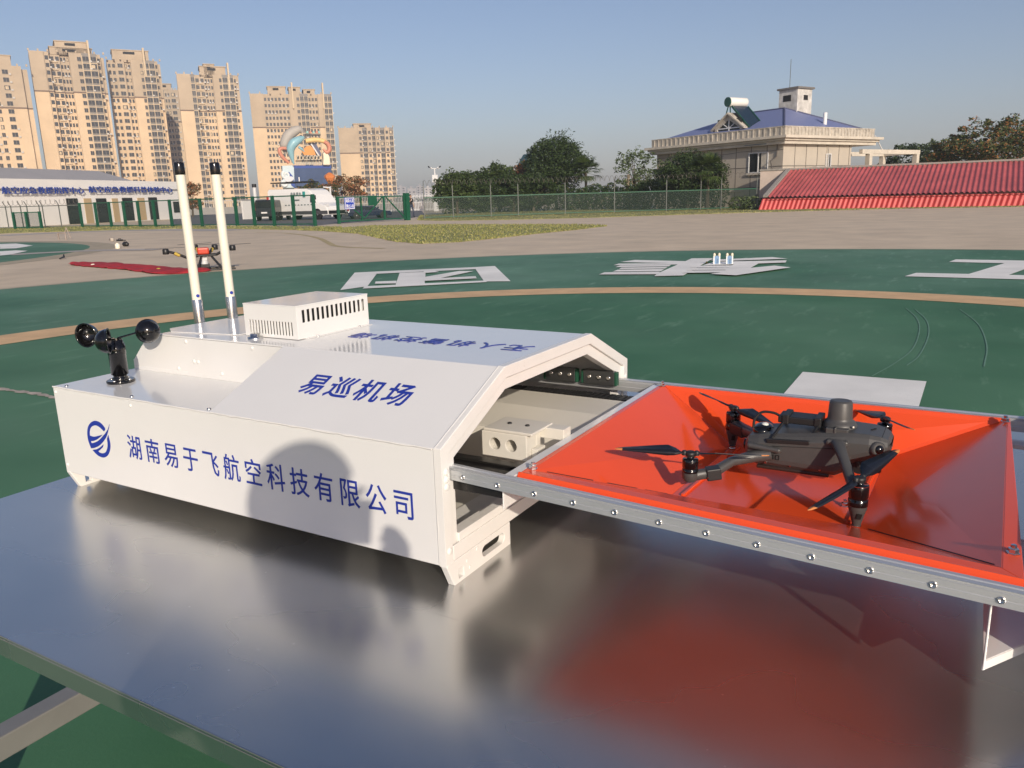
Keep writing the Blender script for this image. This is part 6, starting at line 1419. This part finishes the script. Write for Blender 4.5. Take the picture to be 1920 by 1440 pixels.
# odds and ends near the small helipad
b = G(221, 466); t = thing('white_canister', 'small white canister standing on the apron near the small helipad', 'canister', b); MB().lathe([(.07, 0), (.08, .02), (.08, .14), (.05, .17), (.03, .18), (.03, .20)], 16).build('canister_body', IVORY, t); MB().lathe([(.035, .201), (.035, .215)], 12).build('cap', CARB, t)
b = G(212, 452); t = thing('equipment_case', 'pale equipment case with a dark strap beside the white canister', 'case', b, .4); MB().box(-.10, .05, -.06, .06, 0, .13).build('case_body', mat('beige_case', (.45, .40, .34), .6), t, .02); MB().box(-.105, -.075, -.065, .065, .02, .11).build('strap', CARB, t)
b = G(225, 452); t = thing('black_case', 'low black case right behind the white canister', 'case', b, .4); MB().box(-.14, .14, -.06, .06, 0, .07).build('case_body', CARB, t, .02); MB().tube([(-.05, 0, .07), (-.05, 0, .10), (.05, 0, .10), (.05, 0, .07)], .015, 6).build('handle', CARB, t)
b = G(236, 462); t = thing('tool_bag', 'small dark tool bag right of the white canister', 'bag', b, .2); MB().ball((0, 0, .08), .12, 12, 7, 0, (1.2, .7, .75)).build('bag_body', CARB, t); MB().tube([(-.08, 0, .14), (0, 0, .24), (.08, 0, .14)], .012, 6).build('handle', CARB, t)
b = G(118, 449); t = thing('wire_stand', 'thin pale wire stand at the far side of the small helipad', 'stand', b, .2); mb = MB(); mb.tube([(-.25, 0, 0), (-.25, 0, .3), (.2, 0, .3), (.2, 0, 0)], .03, 6); mb.tube([(.3, 0, .55), (.5, 0, .05)], .02, 6); mb.tube([(.2, 0, .3), (.3, 0, .55)], .02, 6); mb.build('stand_frame', mat('pale_wire', (.35, .28, .23), .6), t)
b = G(117, 486); t = thing('black_stick', 'short black stick lying on the apron left of the red banner', 'stick', b, 2.3); MB().tube([(-.2, 0, .03), (.15, 0, .05), (.22, .02, .12)], [.02, .03, .015], 6).build('shaft', CARB, t)
# two blue and white marker stands on the painted character
LBL = mat('light_blue_panel', (.16, .28, .45), .5); CRM = mat('cream_knob', (.78, .68, .52), .5); WMK = mat('white_stand', (.7, .72, .72), .5)
for i, (px, lab) in enumerate(((1343.5, 'left of the two small blue and white marker stands'), (1367.5, 'right of the two small blue and white marker stands'))):
    b = G(px, 497); d = hd(b); s = d/FPX*1.0; h = zat(px, 475, d); t = thing('marker_stand', lab+' on the painted character', 'marker stand', b, -azel(px, 490)[0]+.15, 'marker stands on the helipad')
    for q in (-1, 1):
        MB().box(q*.052-.012, q*.052+.012, -.012, .012, .0, h*.86).build('post', WMK, t, .002); mb = MB(); mb.ball((q*.045, 0, h*.88), .03, 12, 8, 0, (.8, .8, 1.2)); mb.build('knob', CRM, t)
    MB().box(-.0395, .0395, -.006, .006, .02, h*.80).build('panel', LBL, t); MB().box(.004, .012, -.010, -.0061, .03, h*.55).build('dark_slot', HOLE, t)
    MB().box(-.065, .065, -.035, .035, 0, .018).build('base', CRM, t, .003); MB().tube([(0, .01, h*.80), (0, .01, h*1.06)], .006, 6).build('pin', BARK, t)
b = G(1328, 495); t = thing('battery_pack', 'small dark green and yellow pack lying left of the marker stands', 'battery', b, .3); MB().box(-.06, .07, -.03, .03, 0, .025).build('pack', mat('dark_olive', (.05, .06, .02), .6), t, .004); MB().ball((-.03, 0, .035), .016, 10, 6).build('yellow_cap', YEL, t)


# ================================================================== HAZY AIR
hm_ = bpy.data.materials.new('hazy_air'); hm_.use_nodes = True; n_ = hm_.node_tree; n_.nodes.remove(n_.nodes['Principled BSDF'])
pv = n_.nodes.new('ShaderNodeVolumePrincipled'); pv.inputs['Color'].default_value = (.80, .87, 1.0, 1); pv.inputs['Density'].default_value = .00045; pv.inputs['Anisotropy'].default_value = 0.0
n_.links.new(pv.outputs[0], n_.nodes['Material Output'].inputs['Volume'])
tag(MB().box(-1250, 1250, -150, 1500, -1.0, 95).build('haze', hm_), 'thin pale haze over the airfield', None, None, 'stuff')
bpy.data.objects.remove(_to)
